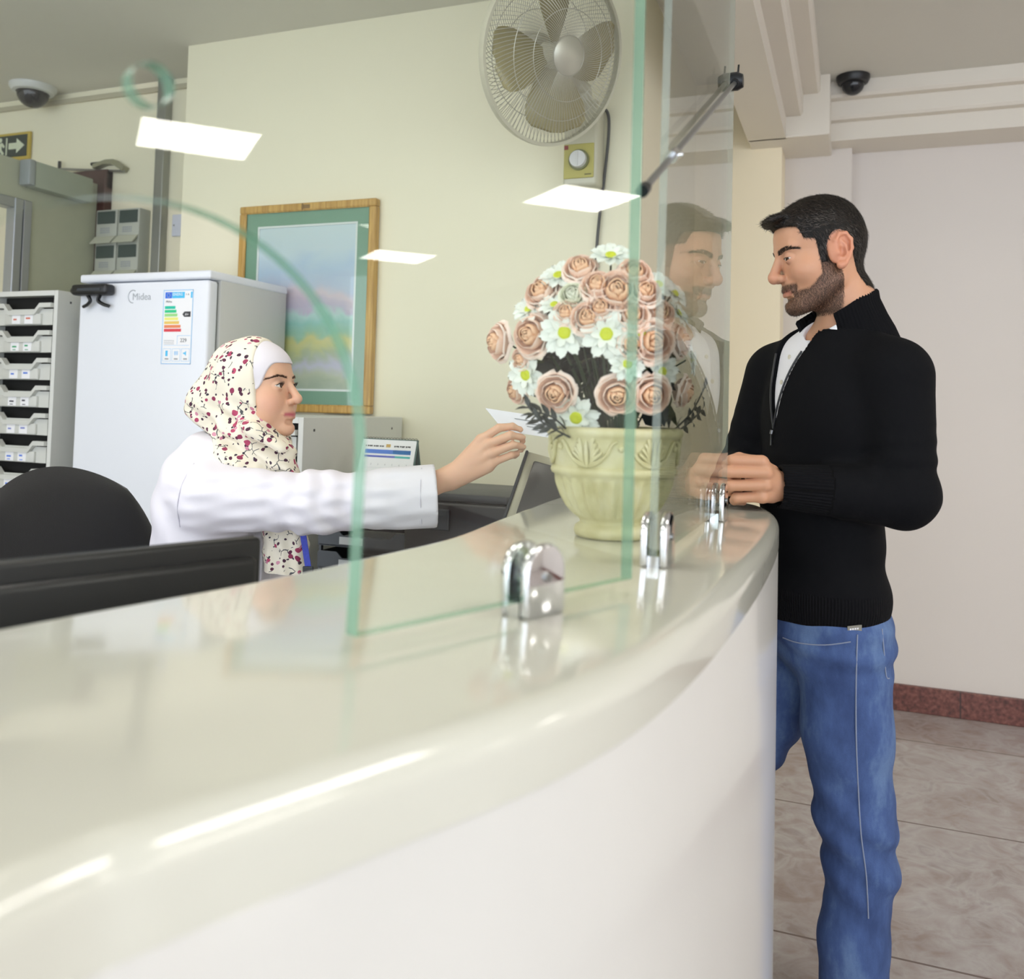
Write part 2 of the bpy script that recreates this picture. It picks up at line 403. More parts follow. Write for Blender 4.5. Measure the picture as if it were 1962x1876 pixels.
# ------------------------------------------------------------------ small helpers for printed things
def add_text(bm, body, size, M, mi=0, align='LEFT', extr=.0003):
    c = bpy.data.curves.new('t', 'FONT'); c.body = body; c.size = size; c.extrude = extr; c.align_x = align; c.resolution_u = 3
    t = bpy.data.objects.new('tmp', c); COL.objects.link(t)
    dg = bpy.context.evaluated_depsgraph_get(); me = bpy.data.meshes.new_from_object(t.evaluated_get(dg))
    bpy.data.objects.remove(t); me.transform(M)
    n0 = len(bm.faces); bm.from_mesh(me); bm.faces.ensure_lookup_table()
    for f in bm.faces[n0:]: f.material_index = mi
    bpy.data.meshes.remove(me)
def rect(bm, x0, x1, z0, z1, y, mi=0, t=.0006):
    box(bm, x0, x1, y-t, y, z0, z1, mi=mi)
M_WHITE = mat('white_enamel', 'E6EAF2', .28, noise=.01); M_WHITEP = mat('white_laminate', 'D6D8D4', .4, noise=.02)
M_PAPER = mat('white_paper', 'F0F1F4', .7); M_INK = mat('dark_ink', '3A3C40', .6); M_GREYINK = mat('grey_ink', '9BA0A6', .6)
M_BLACKP = mat('black_plastic', '17181B', .38, bump=.1, bscale=400); M_DARKG = mat('dark_grey_plastic', '2E3238', .45)
FX = lambda x, y, z: frame((x, y, z), (1, 0, 0), (0, 0, 1), (0, -1, 0))    # text standing on a face that looks towards -Y

# ------------------------------------------------------------------ refrigerator
fx0, fx1, fz = -2.694, -2.098, 1.755
fr = thing('refrigerator', 'tall white single-door refrigerator behind the seated woman', 'refrigerator', (-2.396, 2.75, 0))
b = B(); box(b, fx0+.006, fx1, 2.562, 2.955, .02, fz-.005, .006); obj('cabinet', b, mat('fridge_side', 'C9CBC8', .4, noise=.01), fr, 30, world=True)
b = B(); box(b, fx0, fx1-.002, 2.5, 2.552, .06, fz-.034, .012, 4); fd = obj('door', b, M_WHITE, fr, 40, world=True)
b = B(); box(b, fx0, fx1+.004, 2.498, 2.955, fz-.03, fz, .008, 3); obj('top_cover', b, M_WHITE, fr, 40, world=True)
b = B(); box(b, fx0+.01, fx1-.012, 2.552, 2.562, .06, fz-.036); obj('door_gasket', b, mat('grey_gasket', '7A7D7E', .6), fr, world=True)
b = B(); add_text(b, 'Midea', .036, FX(-2.44, 2.4992, 1.655), 0)
arc_ = [(-2.437+.021*math.cos(a), 2.4992, 1.668+.023*math.sin(a)) for a in [math.radians(60+k*12) for k in range(19)]]; tube(b, arc_, .0016, 6)
obj('badge', b, mat('badge_grey', 'AEB4BC', .4, .3), fd, world=True, label='small grey maker\'s badge on the door')
# energy label
b = B(); x0, x1, z0, z1 = -2.297, -2.165, 1.424, 1.688; y = 2.4998
rect(b, x0, x1, z0, z1, y, 0, .0003)
for (a, c, d_, e) in ((x0, x1, z1-.003, z1), (x0, x1, z0, z0+.003), (x0, x0+.003, z0, z1), (x1-.003, x1, z0, z1)): rect(b, a, c, d_, e, y, 1, .0006)
rect(b, x0+.008, x0+.038, z1-.03, z1-.008, y, 2); rect(b, x0+.039, x0+.094, z1-.03, z1-.008, y, 3); rect(b, x1-.011, x1-.004, z1-.03, z1-.008, y, 3)
for k in range(12): rect(b, x0+.022+.007*math.cos(k*PI/6), x0+.0235+.007*math.cos(k*PI/6), z1-.02+.007*math.sin(k*PI/6), z1-.0185+.007*math.sin(k*PI/6), y, 9, .0008)
add_text(b, 'ENERG', .014, FX(x0+.042, y-.0008, z1-.021), 0)
add_text(b, 'I  A', .009, FX(x1-.032, y-.0006, z1-.02), 4); add_text(b, 'Midea', .011, FX(x0+.012, y-.0006, z1-.045), 4)
for k, w in enumerate((.047, .052, .057, .061, .066, .073, .076)): 
    zz = z1-.068-k*.0135; rect(b, x0+.008, x0+.008+w, zz, zz+.0105, y, 10+k)
prism(b, [(x1-.045, z1-.0875), (x1-.036, z1-.078), (x1-.009, z1-.078), (x1-.009, z1-.097), (x1-.036, z1-.097)], 0, .0008, frame((0, y, 0), (1, 0, 0), (0, 0, 1), (0, -1, 0)), mi=4)
add_text(b, 'A+', .013, FX(x1-.033, y-.001, z1-.0925), 0)
add_text(b, '229', .019, FX(x1-.05, y-.0006, z0+.078), 4)
for (a, c, d_, e) in ((x1-.064, x1-.006, z0+.1, z0+.1015), (x1-.064, x1-.0625, z0+.07, z0+.1), (x0+.01, x1-.01, z0+.066, z0+.0672)): rect(b, a, c, d_, e, y, 1)
for k in range(3): rect(b, x0+.01, x0+.055, z0+.071+k*.006, z0+.0725+k*.006, y, 5)
for k in range(3):
    a = x0+.007+k*.041
    for (p, q, r, s_) in ((a, a+.036, z0+.054, z0+.0552), (a, a+.036, z0+.01, z0+.0112), (a, a+.0012, z0+.01, z0+.055), (a+.0348, a+.036, z0+.01, z0+.055)): rect(b, p, q, r, s_, y, 1)
    if k == 0: rect(b, a+.012, a+.022, z0+.028, z0+.048, y, 3)
    if k == 1:
        for j in range(3): rect(b, a+.010+j*.006, a+.014+j*.006, z0+.032, z0+.046, y, 1)
    if k == 2: prism(b, [(a+.008, z0+.036), (a+.014, z0+.036), (a+.021, z0+.029), (a+.021, z0+.047), (a+.014, z0+.041), (a+.008, z0+.041)], 0, .0006, frame((0, y, 0), (1, 0, 0), (0, 0, 1), (0, -1, 0)), mi=3)
    rect(b, a+.01, a+.026, z0+.016, z0+.021, y, 5)
cl = [M_PAPER, mat('label_line_blue', '9CC8EE', .6), mat('flag_blue', '2F6FE0', .6), mat('label_cyan', '4FC0F0', .6), M_INK, M_GREYINK, M_PAPER, M_PAPER, M_PAPER, mat('star_yellow', 'F0DC50', .6)]
cl += [mat('energy_%d' % i, c, .6) for i, c in enumerate(('22C4A8', '2CC88A', '9EDB8C', 'ECEB82', 'E9C868', 'E98A5C', 'DB4450'))]
obj('energy_label', b, cl, fd, world=True, label='coloured energy rating sticker on the door')
# black clip stuck on the fridge door
t = thing('magnetic_clip', 'small black two-legged clip device stuck on the refrigerator door top corner', 'clip', (-2.60, 2.4985, 1.68))
b = B(); box(b, -.085, .085, -.05, -.0005, -.008, .032, .012, 3); ellipsoid(b, (-.07, -.028, .01), (.03, .022, .018)); obj('housing', b, M_BLACKP, t, 40)
for k, sx in enumerate((-.025, .035)):
    b = B(); pts = [(sx, -.025, -.006), (sx+(.01 if k == 0 else -.012), -.022, -.026), (sx+(-.004 if k == 0 else .01), -.02, -.04), (sx+(-.026 if k == 0 else .034), -.016, -.047)]
    tube(b, catmull(pts, 4), .008, 8, flat=.8); obj('leg', b, M_BLACKP, t, 40)
b = B(); box(b, -.05, .06, -.0515, -.05, .006, .016); obj('front_strip', b, mat('clip_gloss', '3C4046', .15), t)

# ------------------------------------------------------------------ tray cabinets
def tray_cabinet(loc, rot, w, d, h, rows, ztop, pitch, label, marks, lowdoor=True):
    """front looks along local -y; local x centred, z from the floor"""
    t = thing('tray_cabinet', label, 'cabinet', loc, rot, 'tray cabinets along the office wall')
    e = .019
    b = B(); box(b, -w/2, -w/2+e, 0, d, 0, h, .0015); box(b, w/2-e, w/2, 0, d, 0, h, .0015); box(b, -w/2+e, w/2-e, 0, d, h-e, h); box(b, -w/2+e, w/2-e, d-.008, d, 0, h-e); box(b, -w/2+e, w/2-e, .0, d, .0, .06)
    for yy in (.06, d-.08): box(b, w/2, w/2+.0008, yy-.004, yy+.004, h-.045, h-.037, mi=1)
    obj('carcass', b, [M_WHITEP, M_INK], t)
    b = B(); box(b, -w/2+e, w/2-e, .05, d-.01, .06, h-e); obj('painted_shade_block', b, mat('painted_inner_shade', '141412', .8), t)  # near-black block paints the shade behind and between the trays
    iw = w-2*e-.006
    for k in range(rows):
        zt = ztop-k*pitch; zb = zt-pitch+.022
        dip = .028; x = iw/2
        b = B()
        # lip: a thick trapezoid band with a dip in the middle
        top = [(-x, zt), (-x*.62, zt), (-x*.44, zt-dip), (x*.44, zt-dip), (x*.62, zt), (x, zt)]
        low = [(px_, pz-.017) for px_, pz in top]
        prism(b, top+low[::-1], -.012, .012, frame((0, 0, 0), (1, 0, 0), (0, 0, 1), (0, -1, 0)))
        box(b, -x+.006, x-.006, .006, .012, zb, zt-.016-dip*.2); box(b, -x*.62, x*.62, -.004, .007, zb+.002, zt-dip-.012, .002)
        box(b, -x+.006, x-.006, .01, .048, zb, zb+.004)
        tr = obj('drawer', b, mat('tray_plastic', 'CFD1CC', .35, noise=.03), t, 25)
        c = marks[k % len(marks)]
        for j, sx in enumerate((-.35, .08)):
            b = B(); xx = sx*x
            box(b, xx, xx+.042, -.0052, -.004, zb+.004, zb+.04, mi=0)
            if c is not None:
                box(b, xx+.008, xx+.008+(.022 if (k+j) % 2 else .016), -.0058, -.0052, zb+.018+(j*.004), zb+.024+(j*.004), mi=1)
                if k % 2: box(b, xx+.011, xx+.026, -.0058, -.0052, zb+.008, zb+.011, mi=1)
            obj('label', b, [M_PAPER, mat('mark_'+(c or 'x'), c or 'CCCCCC', .6)], tr)
    return t
CM = ['D06A50', '3FA070', '4A78D8', '3A3A44', '7C88C8', '4A7BE0', '4A7BE0', '555555']
tray_cabinet((-2.972, 2.5, 0), (0, 0, 0), .344, .46, 1.70, 9, 1.652, .1045, 'white cabinet of labelled pull-out trays left of the refrigerator', CM)
tray_cabinet((-1.76, 2.335, 0), (0, 0, 0), .36, .645, 1.255, 5, 1.215, .1045, 'white tray cabinet against the wall under the framed picture', ['8890A8', None, '8890A8'])

# ------------------------------------------------------------------ framed picture
def painting_mat():
    s = NT('landscape_print'); tc = s.new('ShaderNodeTexCoord'); sep = s.new('ShaderNodeSeparateXYZ'); s.link(tc.outputs['Object'], sep.inputs[0])
    v = s.coord((1, 1, 1)); n = s.new('ShaderNodeTexNoise', Scale=7., Detail=5., Distortion=.6); s.link(v, n.inputs['Vector'])
    v2 = s.coord((2.2, 1, 14)); n2 = s.new('ShaderNodeTexNoise', Scale=2.6, Detail=4.); s.link(v2, n2.inputs['Vector'])
    h = s.math('ADD', sep.outputs[2], s.math('MULTIPLY', s.math('SUBTRACT', n.outputs['Fac'], .5), .16))
    h = s.math('ADD', s.math('MULTIPLY', h, 1/.66), .5)
    c = s.ramp(h, [(.0, '9AA890'), (.08, 'B6BCA0'), (.14, 'C4BFD8'), (.2, 'A8B494'), (.25, 'C9C878'), (.31, 'D6CC6A'), (.35, '8FC4A4'), (.42, '8CCBC4'), (.47, 'BCE0DE'), (.5, 'C8B8D8'), (.58, 'E0C6DA'), (.63, 'B8C4E8'), (.72, 'B4CDF0'), (.85, 'CFE0F0'), (1., 'D6E6F0')])
    c = s.mix(s.math('MULTIPLY', n2.outputs['Fac'], .35), c, 'E8E8EE', 'MIX')
    s.link(c, s.b.inputs['Base Color']); s.b.inputs['Roughness'].default_value = .45; return s.m
def wood_mat(name, a, b_, sc=(30, 30, 2)):
    s = NT(name); n = s.new('ShaderNodeTexNoise', Scale=3., Detail=6., Distortion=.4); s.link(s.coord(sc), n.inputs['Vector'])
    s.link(s.ramp(n.outputs['Fac'], [(.3, a), (.7, b_)]), s.b.inputs['Base Color']); s.b.inputs['Roughness'].default_value = .38; return s.m
px0, px1, pz0, pz1 = -2.35, -1.714, 1.262, 2.094; pw, ph = px1-px0, pz1-pz0
pt = thing('framed_picture', 'gold wooden framed landscape picture with green mat on cream wall', 'picture', ((px0+px1)/2, 2.998, (pz0+pz1)/2), (0, 0, 0))
def ring(bm, w, h, t, y0, y1, bev=.003):
    for (a, c, d_, e) in ((-w/2, w/2, h/2-t, h/2), (-w/2, w/2, -h/2, -h/2+t), (-w/2, -w/2+t, -h/2+t, h/2-t), (w/2-t, w/2, -h/2+t, h/2-t)): box(bm, a, c, y0, y1, d_, e, bev)
b = B(); ring(b, pw, ph, .03, -.034, 0, .005); ring(b, pw-.052, ph-.052, .006, -.030, -.026, .001)
fro = obj('frame', b, wood_mat('gold_wood', 'A87F3A', 'D2AC62'), pt)
b = B(); box(b, -.02, .02, -.0345, -.034, ph/2-.024, ph/2-.008); box(b, -.018, -.012, -.035, -.034, ph/2-.03, ph/2-.002); obj('mount_clip', b, mat('worn_wood', '7E6236', .5), fro)
b = B(); ring(b, pw-.058, ph-.058, .0575, -.022, -.018, 0); obj('mat_board', b, mat('green_mat_board', '7FA691', .7), pt)
b = B(); ring(b, pw-.17, ph-.17, .008, -.0225, -.0165, 0); obj('inner_mat_line', b, M_PAPER, pt)
b = B(); box(b, -pw/2+.09, pw/2-.09, -.017, -.012, -ph/2+.09, ph/2-.09); obj('print', b, painting_mat(), pt)
b = B(); box(b, -pw/2+.029, pw/2-.029, -.0265, -.0245, -ph/2+.029, ph/2-.029); obj('glazing', b, M_GLASS, pt)
# ------------------------------------------------------------------ trays, calendar, printer behind the counter
M_TRAY = mat('smoke_grey_tray', '3D434B', .3, noise=.1)
dk = thing('office_desk', 'pale office desk mostly hidden behind the reception counter', 'desk', (-1.3, 2.35, 0))
b = B(); box(b, -1.545, -.80, 2.2, 2.98, .70, .735, .004); obj('desk_top', b, M_WHITEP, dk, world=True)
for x in (-1.52, -.84):
    for y in (2.24, 2.93): b = B(); box(b, x-.02, x+.02, y-.02, y+.02, 0, .70, .003); obj('leg', b, M_WHITEP, dk, world=True)
for k in range(3):
    t = thing('letter_tray', ['dark grey letter tray lowest of the stack behind the woman\'s sleeve', 'dark grey letter tray in the middle of the stack with a white tag', 'dark grey letter tray topmost of the stack under the calendar'][k], 'letter tray', (-1.345, 2.46, .735+k*.068), (0, 0, 0), 'stacked letter trays on the desk')
    b = B(); box(b, -.165, .165, -.13, .13, 0, .004); box(b, -.165, -.16, -.13, .13, .004, .05); box(b, .16, .165, -.13, .13, .004, .05); box(b, -.16, .16, .125, .13, .004, .05)
    prism(b, [(-.16, .0), (.16, .0), (.16, .05), (.10, .05), (.08, .032), (-.08, .032), (-.10, .05), (-.16, .05)], .125, .13, frame((0, 0, .002), (1, 0, 0), (0, 0, 1), (0, -1, 0)))
    for sx in (-.16, .16):
        for sy in (-.12, .12): box(b, sx-.004, sx+.004, sy-.006, sy+.006, .05, .068)
    tr = obj('tray', b, M_TRAY, t, 30)
    b = B(); box(b, -.09, -.01, -.1315, -.1302, .008, .030); obj('label', b, mat('tray_label', 'B9C0C6', .6), t)
t = thing('paper_stack', 'sheaf of printed pages lying in the upper letter tray', 'papers', (-1.345, 2.46, .875)); b = B()
for k in range(5): box(b, -.14+k*.002, .14-k*.001, -.11, .1, k*.003, k*.003+.0025)
obj('sheets', b, M_PAPER, t)
t = thing('folder', 'grey cardboard folder lying on the letter trays under the calendar', 'folder', (-1.345, 2.46, .939)); b = B(); box(b, -.165, .165, -.13, .13, 0, .006, .002); box(b, -.164, .05, -.131, -.1305, .001, .005); obj('cover', b, mat('folder_grey', '8D9499', .6), t)
cal = thing('desk_calendar', 'white spiral-bound desk calendar with blue header behind the outstretched sleeve', 'calendar', (-1.365, 2.48, .945), (0, 0, math.radians(-4)))
cw, chh = .20, .265
tilt = Matrix.Translation((0, -.05, 0)) @ Matrix.Rotation(math.radians(-14), 4, 'X')
b = B(); box(b, -cw/2, cw/2, 0, .002, 0, chh-.012, M=tilt)
z = chh-.04
MT = lambda x, zz: tilt @ FX(x, -.0002, zz)
def R_(x0, x1, z0, z1, mi): box(b, x0, x1, -.0006, 0, z0, z1, M=tilt, mi=mi)
R_(-.085, .085, z-.018, z-.005, 1); R_(.02, .085, z-.018, z-.005, 2); R_(-.085, .03, z-.03, z-.024, 3); R_(.03, .085, z-.03, z-.024, 4)
for k in range(9): R_(-.085+k*.0076, -.085+k*.0076+.0036+.0022*(k % 3), z+.004, z+.008, 5); R_(.022+k*.0070, .022+k*.0070+.0034+.002*((k+1) % 3), z+.004+.001*(k % 2), z+.009, 5)
R_(-.008, .008, z+.003, z+.013, 6)
for r in range(6):
    for c in range(7):
        x = -.078+c*.026; zz = z-.055-r*.026
        add_text(b, str((r*7+c) % 31+1), .008, MT(x-.004, zz), 7, extr=.0001)
        R_(x-.012, x+.012, zz-.0085, zz-.0078, 8)
obj('page', b, [M_PAPER, mat('cal_blue', '4F7FD8', .6), mat('cal_bright_blue', '2F93E0', .6), mat('cal_indigo', '5A66C0', .6), mat('cal_teal', '43B8B4', .6), M_INK, mat('cal_gold', 'C9A55A', .5), M_GREYINK, mat('cal_rule', 'D5DADF', .6)], cal)
b = B(); box(b, -cw/2-.004, cw/2+.004, .003, .006, -.001, chh-.01, M=tilt); t2 = Matrix.Translation((0, .075, 0)) @ Matrix.Rotation(math.radians(14), 4, 'X'); box(b, -cw/2-.004, cw/2+.004, -.003, 0, -.001, chh-.01, M=t2); obj('stand', b, mat('cal_board', '4C6A66', .6), cal)
b = B()
for k in range(17):
    x = -cw/2+.01+k*(cw-.02)/16; c0 = tilt @ Vector((x, .012, chh-.012))
    tube(b, [c0+Vector((0, .011*math.cos(a), .009*math.sin(a))) for a in [2*PI*j/10 for j in range(10)]], .0011, 5, closed=True)
obj('spiral_binding', b, M_STEEL, cal, 60)
t = thing('printer', 'black desktop printer on the desk beneath the woman\'s hand', 'printer', (-1.02, 2.42, .735), (0, 0, 0))
b = B(); box(b, -.165, .165, -.16, .2, .0, .30, .012, 3); obj('body', b, M_BLACKP, t, 40)
b = B(); box(b, -.15, .15, -.16, .18, .30, .325, .01, 2); obj('lid', b, M_DARKG, t, 40)
b = B(); box(b, -.13, .13, -.22, -.16, .09, .10, .002); obj('paper_tray', b, M_DARKG, t)
b = B(); box(b, -.14, -.02, -.168, -.16, .22, .28, .004); obj('control_panel', b, mat('panel_gloss', '30353C', .15), t)

# ------------------------------------------------------------------ monitors
def monitor(loc, rot, w, h, label, tilt=0., back=M_BLACKP, bez=M_DARKG, th=.03, standh=.3, cat='monitor', base=.735):
    """screen looks along local -y, loc = centre of the panel"""
    t = thing('monitor', label, cat, loc, rot, 'monitors behind the counter'); T = Matrix.Rotation(tilt, 4, 'X')
    b = B(); box(b, -w/2, w/2, -.006, .012, -h/2, h/2, .006, 3, T); box(b, -w/2+.015, w/2-.015, .012, th, -h/2+.02, h/2-.02, .008, 3, T); box(b, -w*.28, w*.28, th, th+.012, -h*.28, h*.22, .006, 2, T); obj('housing', b, back, t, 40)
    b = B(); ring_ = ((-w/2, w/2, h/2-.014, h/2), (-w/2, w/2, -h/2, -h/2+.018), (-w/2, -w/2+.014, -h/2, h/2), (w/2-.014, w/2, -h/2, h/2))
    for (a, c, d_, e) in ring_: box(b, a, c, -.009, -.0062, d_, e, .001, 1, T)
    obj('bezel', b, bez, t, 40)
    b = B(); box(b, -w/2+.014, w/2-.014, -.0075, -.0062, -h/2+.018, h/2-.014, M=T); obj('screen', b, mat('dark_screen', '101216', .12), t)
    zf = base-loc[2]
    b = B(); box(b, -.03, .03, .045, .075, zf+.012, -.02, .006); box(b, -.03, .03, .03, .06, -.05, 0, .004); obj('neck', b, back, t, 40)
    b = B(); box(b, -.11, .11, -.04, .13, zf, zf+.012, .004); obj('foot', b, back, t, 40)
    return t
# near monitor, back towards the camera
pR, pL = Vector((-.655, .885, 0)), Vector((-.842, .417, 0)); dM = (pR-pL).normalized()
mid = (pR+pL)/2; ang = math.atan2(dM.y, dM.x)+PI
monitor((mid.x-.03, mid.y+.04, 1.134-.16), (0, 0, ang), .50, .32, 'blurred black monitor seen from behind, close to the counter edge', 0, base=.735)
rd = thing('reception_desk', 'low staff desk behind the counter carrying the monitors', 'desk', (-.95, .9, 0))
b = B(); box(b, -1.12, -.80, -.5, 1.16, .70, .735, .004); obj('desk_top', b, M_WHITEP, rd, world=True)
for x, y in ((-1.08, -.45), (-.84, -.45), (-1.08, 1.1), (-.84, 1.1)): b = B(); box(b, x-.02, x+.02, y-.02, y+.02, 0, .70, .003); obj('leg', b, M_WHITEP, rd, world=True)
ws = thing('work_shelf', 'low work shelf behind the counter under the card terminal', 'shelf', (-.73, 1.68, 0))
b = B(); box(b, -.86, -.605, 1.35, 2.12, .70, .735, .004); obj('shelf_top', b, M_WHITEP, ws, world=True)
for x, y in ((-.84, 1.38), (-.625, 1.38), (-.84, 2.09), (-.625, 2.09)): b = B(); box(b, x-.015, x+.015, y-.015, y+.015, 0, .70, .003); obj('leg', b, M_WHITEP, ws, world=True)
# dark document holder / payment terminal on the ledge beyond the pot
t = thing('card_terminal', 'dark grey tilted screen terminal with beige side on the desk behind the pot', 'terminal', (-.668, 1.92, 1.0), (0, 0, math.radians(12)))
T = Matrix.Rotation(math.radians(-22), 4, 'X') @ Matrix.Rotation(math.radians(14), 4, 'Y')
b = B(); box(b, -.085, .085, 0, .012, -.04, .20, .004, 2, T); obj('back_plate', b, mat('beige_plastic', 'B9B49B', .5), t, 40)
b = B(); box(b, -.062, .085, -.016, -.0005, -.04, .178, .005, 2, T); obj('screen_panel', b, mat('graphite', '3B3A38', .3), t, 40)
b = B(); box(b, -.09, -.083, -.006, .016, -.04, .20, .002, 1, T); obj('edge_trim', b, M_DARKG, t, 40)
b = B(); box(b, .03, .075, -.024, -.0165, .11, .15, .003, 2, T); box(b, .04, .08, -.028, -.0165, .09, .10, .002, 1, T); obj('card_slot', b, M_BLACKP, t, 40)
b = B(); box(b, -.06, .06, .0, .16, -.265, -.25, .004); box(b, -.02, .02, .03, .06, -.25, .06, .004); obj('stand', b, M_DARKG, t, 40)
# ------------------------------------------------------------------ office chairs
def office_chair(loc, rz, label):
    t = thing('office_chair', label, 'office chair', loc, (0, 0, rz), None)
    M_F = mat('black_upholstery', '1B1B1E', .75, noise=.15, nscale=60, bump=.25, bscale=500, sheen=.2)
    # backrest: rounded padded shell, front looks along +y
    b = B(); W, H = .262, .52; z0 = .612; grid = []
    for sgn in (1, -1):
        for iu in range(25):
            pass
    nu, nv = 24, 20; Vt = {}
    for side in (0, 1):
        for i in range(nu+1):
            for j in range(nv+1):
                u, v = -1+2*i/nu, -1+2*j/nv
                # squircle mapping of the square to a rounded shield outline
                x = u*math.sqrt(max(0, 1-.42*v*v)); zz = v*math.sqrt(max(0, 1-.42*u*u))
                e = max(0, 1-max(abs(u), abs(v))**4)
                wid = W*(1-.14*max(0, zz))
                y = (.035*e**.6)*(1 if side else -.7) + .05*(x*x)-.03*zz*zz
                Vt[side, i, j] = b.verts.new((x*wid, y, z0+H/2+zz*H/2))
        for i in range(nu):
            for j in range(nv):
                f = [Vt[side, i, j], Vt[side, i+1, j], Vt[side, i+1, j+1], Vt[side, i, j+1]]
                b.faces.new(f if side else f[::-1])
    bmesh.ops.remove_doubles(b, verts=b.verts[:], dist=.0005); obj('backrest', b, M_F, t, 70)
    b = B(); vs = box(b, -.235, .235, -.02, .42, .44, .53, .035, 4); obj('seat', b, M_F, t, 60)
    b = B(); tube(b, catmull([(0, -.035, .9), (0, -.06, .7), (0, -.03, .48), (0, .1, .43)], 5), .022, 8, flat=.5); obj('back_bar', b, M_BLACKP, t, 50)
    b = B(); tube(b, [(0, .2, .1), (0, .2, .44)], .028, 12); obj('gas_column', b, M_BLACKM, t, 50)
    for k in range(5):
        a = 2*PI*k/5; d = Vector((math.cos(a), math.sin(a), 0)); b = B(); tube(b, [Vector((0, .2, .11)), Vector((0, .2, .085))+d*.28], [.022, .014], 8); lg = obj('leg', b, M_BLACKP, t, 50)
        b = B(); c = Vector((0, .2, .03))+d*.28; s_ = d.cross(Vector((0, 0, 1))); tube(b, [c-s_*.02, c+s_*.02], .03, 14); obj('caster', b, M_BLACKM, lg, 50)
    return t
office_chair((-1.755, 1.60, 0), math.radians(-97), 'black padded office chair with rounded back behind the seated woman')
# ------------------------------------------------------------------ wall fan
M_FANW = mat('fan_cream_plastic', 'C9C6B2', .35); M_WIRE = mat('guard_wire', 'C6C4B8', .3, .5); M_BLADE = mat('ivory_blade', 'A49B74', .25, noise=.03)
FC = Vector((-.885, 2.6, 2.41)); FNRM = Vector((.82, -.47, -.31)).normalized()
fx_ = Vector((0, 0, 1)).cross(FNRM).normalized(); fy_ = FNRM.cross(fx_)
fan = thing('wall_fan', 'round wall-mounted fan with wire guard high on the cream wall', 'fan', (-.885, 2.985, 2.2))
FM = frame(FC, fx_, fy_, FNRM)
RG = .272
def gprof(u, front):        # radius fraction -> height
    return (.075 if front else -.085)*(1-max(0, (u-.30)/.70)**2.4) if u > .30 else (.075 if front else -.085)
for front in (True, False):
    b = B()
    N = 108
    for k in range(N):
        pts = []
        for j in range(9):
            u = .22+.78*j/8; a = 2*PI*k/N+(.62 if front else -.62)*(u-.22)
            pts.append(FM @ Vector((RG*u*math.cos(a), RG*u*math.sin(a), gprof(u, front))))
        tube(b, pts, .00105, 4, cap=False)
    for u in (.22, .5, .72):
        tube(b, [FM @ Vector((RG*u*math.cos(a), RG*u*math.sin(a), gprof(u, front))) for a in [2*PI*i/48 for i in range(48)]], .0013, 5, closed=True)
    if front:
        lathe(b, [(.001, .079), (.055, .078), (.062, .072), (.001, .071)], 28, FM, False, False)
    obj('front_guard' if front else 'rear_guard', b, M_WIRE, fan, 80, world=True)
b = B()
prof = [(RG-.004, -.012), (RG+.006, -.012), (RG+.008, 0), (RG+.006, .012), (RG-.004, .012)]
lathe(b, prof+[prof[0]], 72, FM, False, False); bmesh.ops.remove_doubles(b, verts=b.verts[:], dist=1e-5); obj('guard_rim', b, M_FANW, fan, 60, world=True)
b = B(); lathe(b, [(.001, .045), (.018, .044), (.034, .036), (.04, .02), (.042, -.03), (.001, -.03)], 28, FM, False, False); obj('hub', b, M_FANW, fan, 40, world=True)
def blade(a0):
    b = B(); nu, nv = 10, 8; V_ = {}
    for s_ in (0, 1):
        for i in range(nu+1):
            for j in range(nv+1):
                u, v = i/nu, -1+2*j/nv
                r = .036+u*.20; half = .028+.075*math.sin(min(1, u*1.15)*PI*.62)
                if u > .8: half *= math.sqrt(max(.03, 1-((u-.8)/.205)**2))
                ang = math.radians(34-12*u)
                off = v*half+.02*u
                p = Vector((r, off*math.cos(ang), off*math.sin(ang)*.85+.012*(1-v*v)*u+(.0012 if s_ else -.0012)))
                V_[s_, i, j] = b.verts.new(FM @ (Matrix.Rotation(a0, 4, 'Z') @ p))
        for i in range(nu):
            for j in range(nv):
                f = [V_[s_, i, j], V_[s_, i+1, j], V_[s_, i+1, j+1], V_[s_, i, j+1]]; b.faces.new(f if s_ else f[::-1])
    for i in range(nu):
        for j in (0, nv): b.faces.new((V_[0, i, j], V_[0, i+1, j], V_[1, i+1, j], V_[1, i, j]))
    for j in range(nv): b.faces.new((V_[0, nu, j], V_[0, nu, j+1], V_[1, nu, j+1], V_[1, nu, j]))
    obj('blade', b, M_BLADE, fan, 60, world=True)
for k in range(4): blade(math.radians(-76+90*k))
b = B(); lathe(b, [(.001, -.06), (.05, -.06), (.066, -.075), (.07, -.12), (.06, -.16), (.03, -.175), (.001, -.176)], 28, FM, False, False); obj('motor_housing', b, M_FANW, fan, 40, world=True)
b = B(); box(b, -.945, -.823, 2.90, 2.998, 2.07, 2.37, .012, 3); obj('wall_bracket', b, M_FANW, fan, 40, world=True)
bk = FM @ Vector((0, 0, -.14)); b = B(); tube(b, catmull([(-.885, 2.93, 2.36), (-.885, 2.9, 2.42), tuple(bk+Vector((0, .05, -.05))), tuple(bk)], 5), .026, 12); obj('arm', b, M_FANW, fan, 50, world=True)
b = B(); box(b, -.940, -.832, 2.894, 2.9, 2.095, 2.215, .003); cp = obj('control_panel', b, mat('gold_panel', 'B4AC5E', .4), fan, world=True)
b = B(); tube(b, [(-.884, 2.8935, 2.157), (-.884, 2.885, 2.157)], .036, 28); obj('dial_ring', b, mat('olive_ring', '6E7248', .4), cp, 40, world=True)
b = B(); tube(b, [(-.884, 2.8845, 2.157), (-.884, 2.870, 2.157)], [.030, .028], 28); box(b, -.8865, -.8815, 2.866, 2.871, 2.132, 2.182, .001); obj('knob', b, mat('pale_knob', 'D9DADA', .3), cp, 40, world=True)
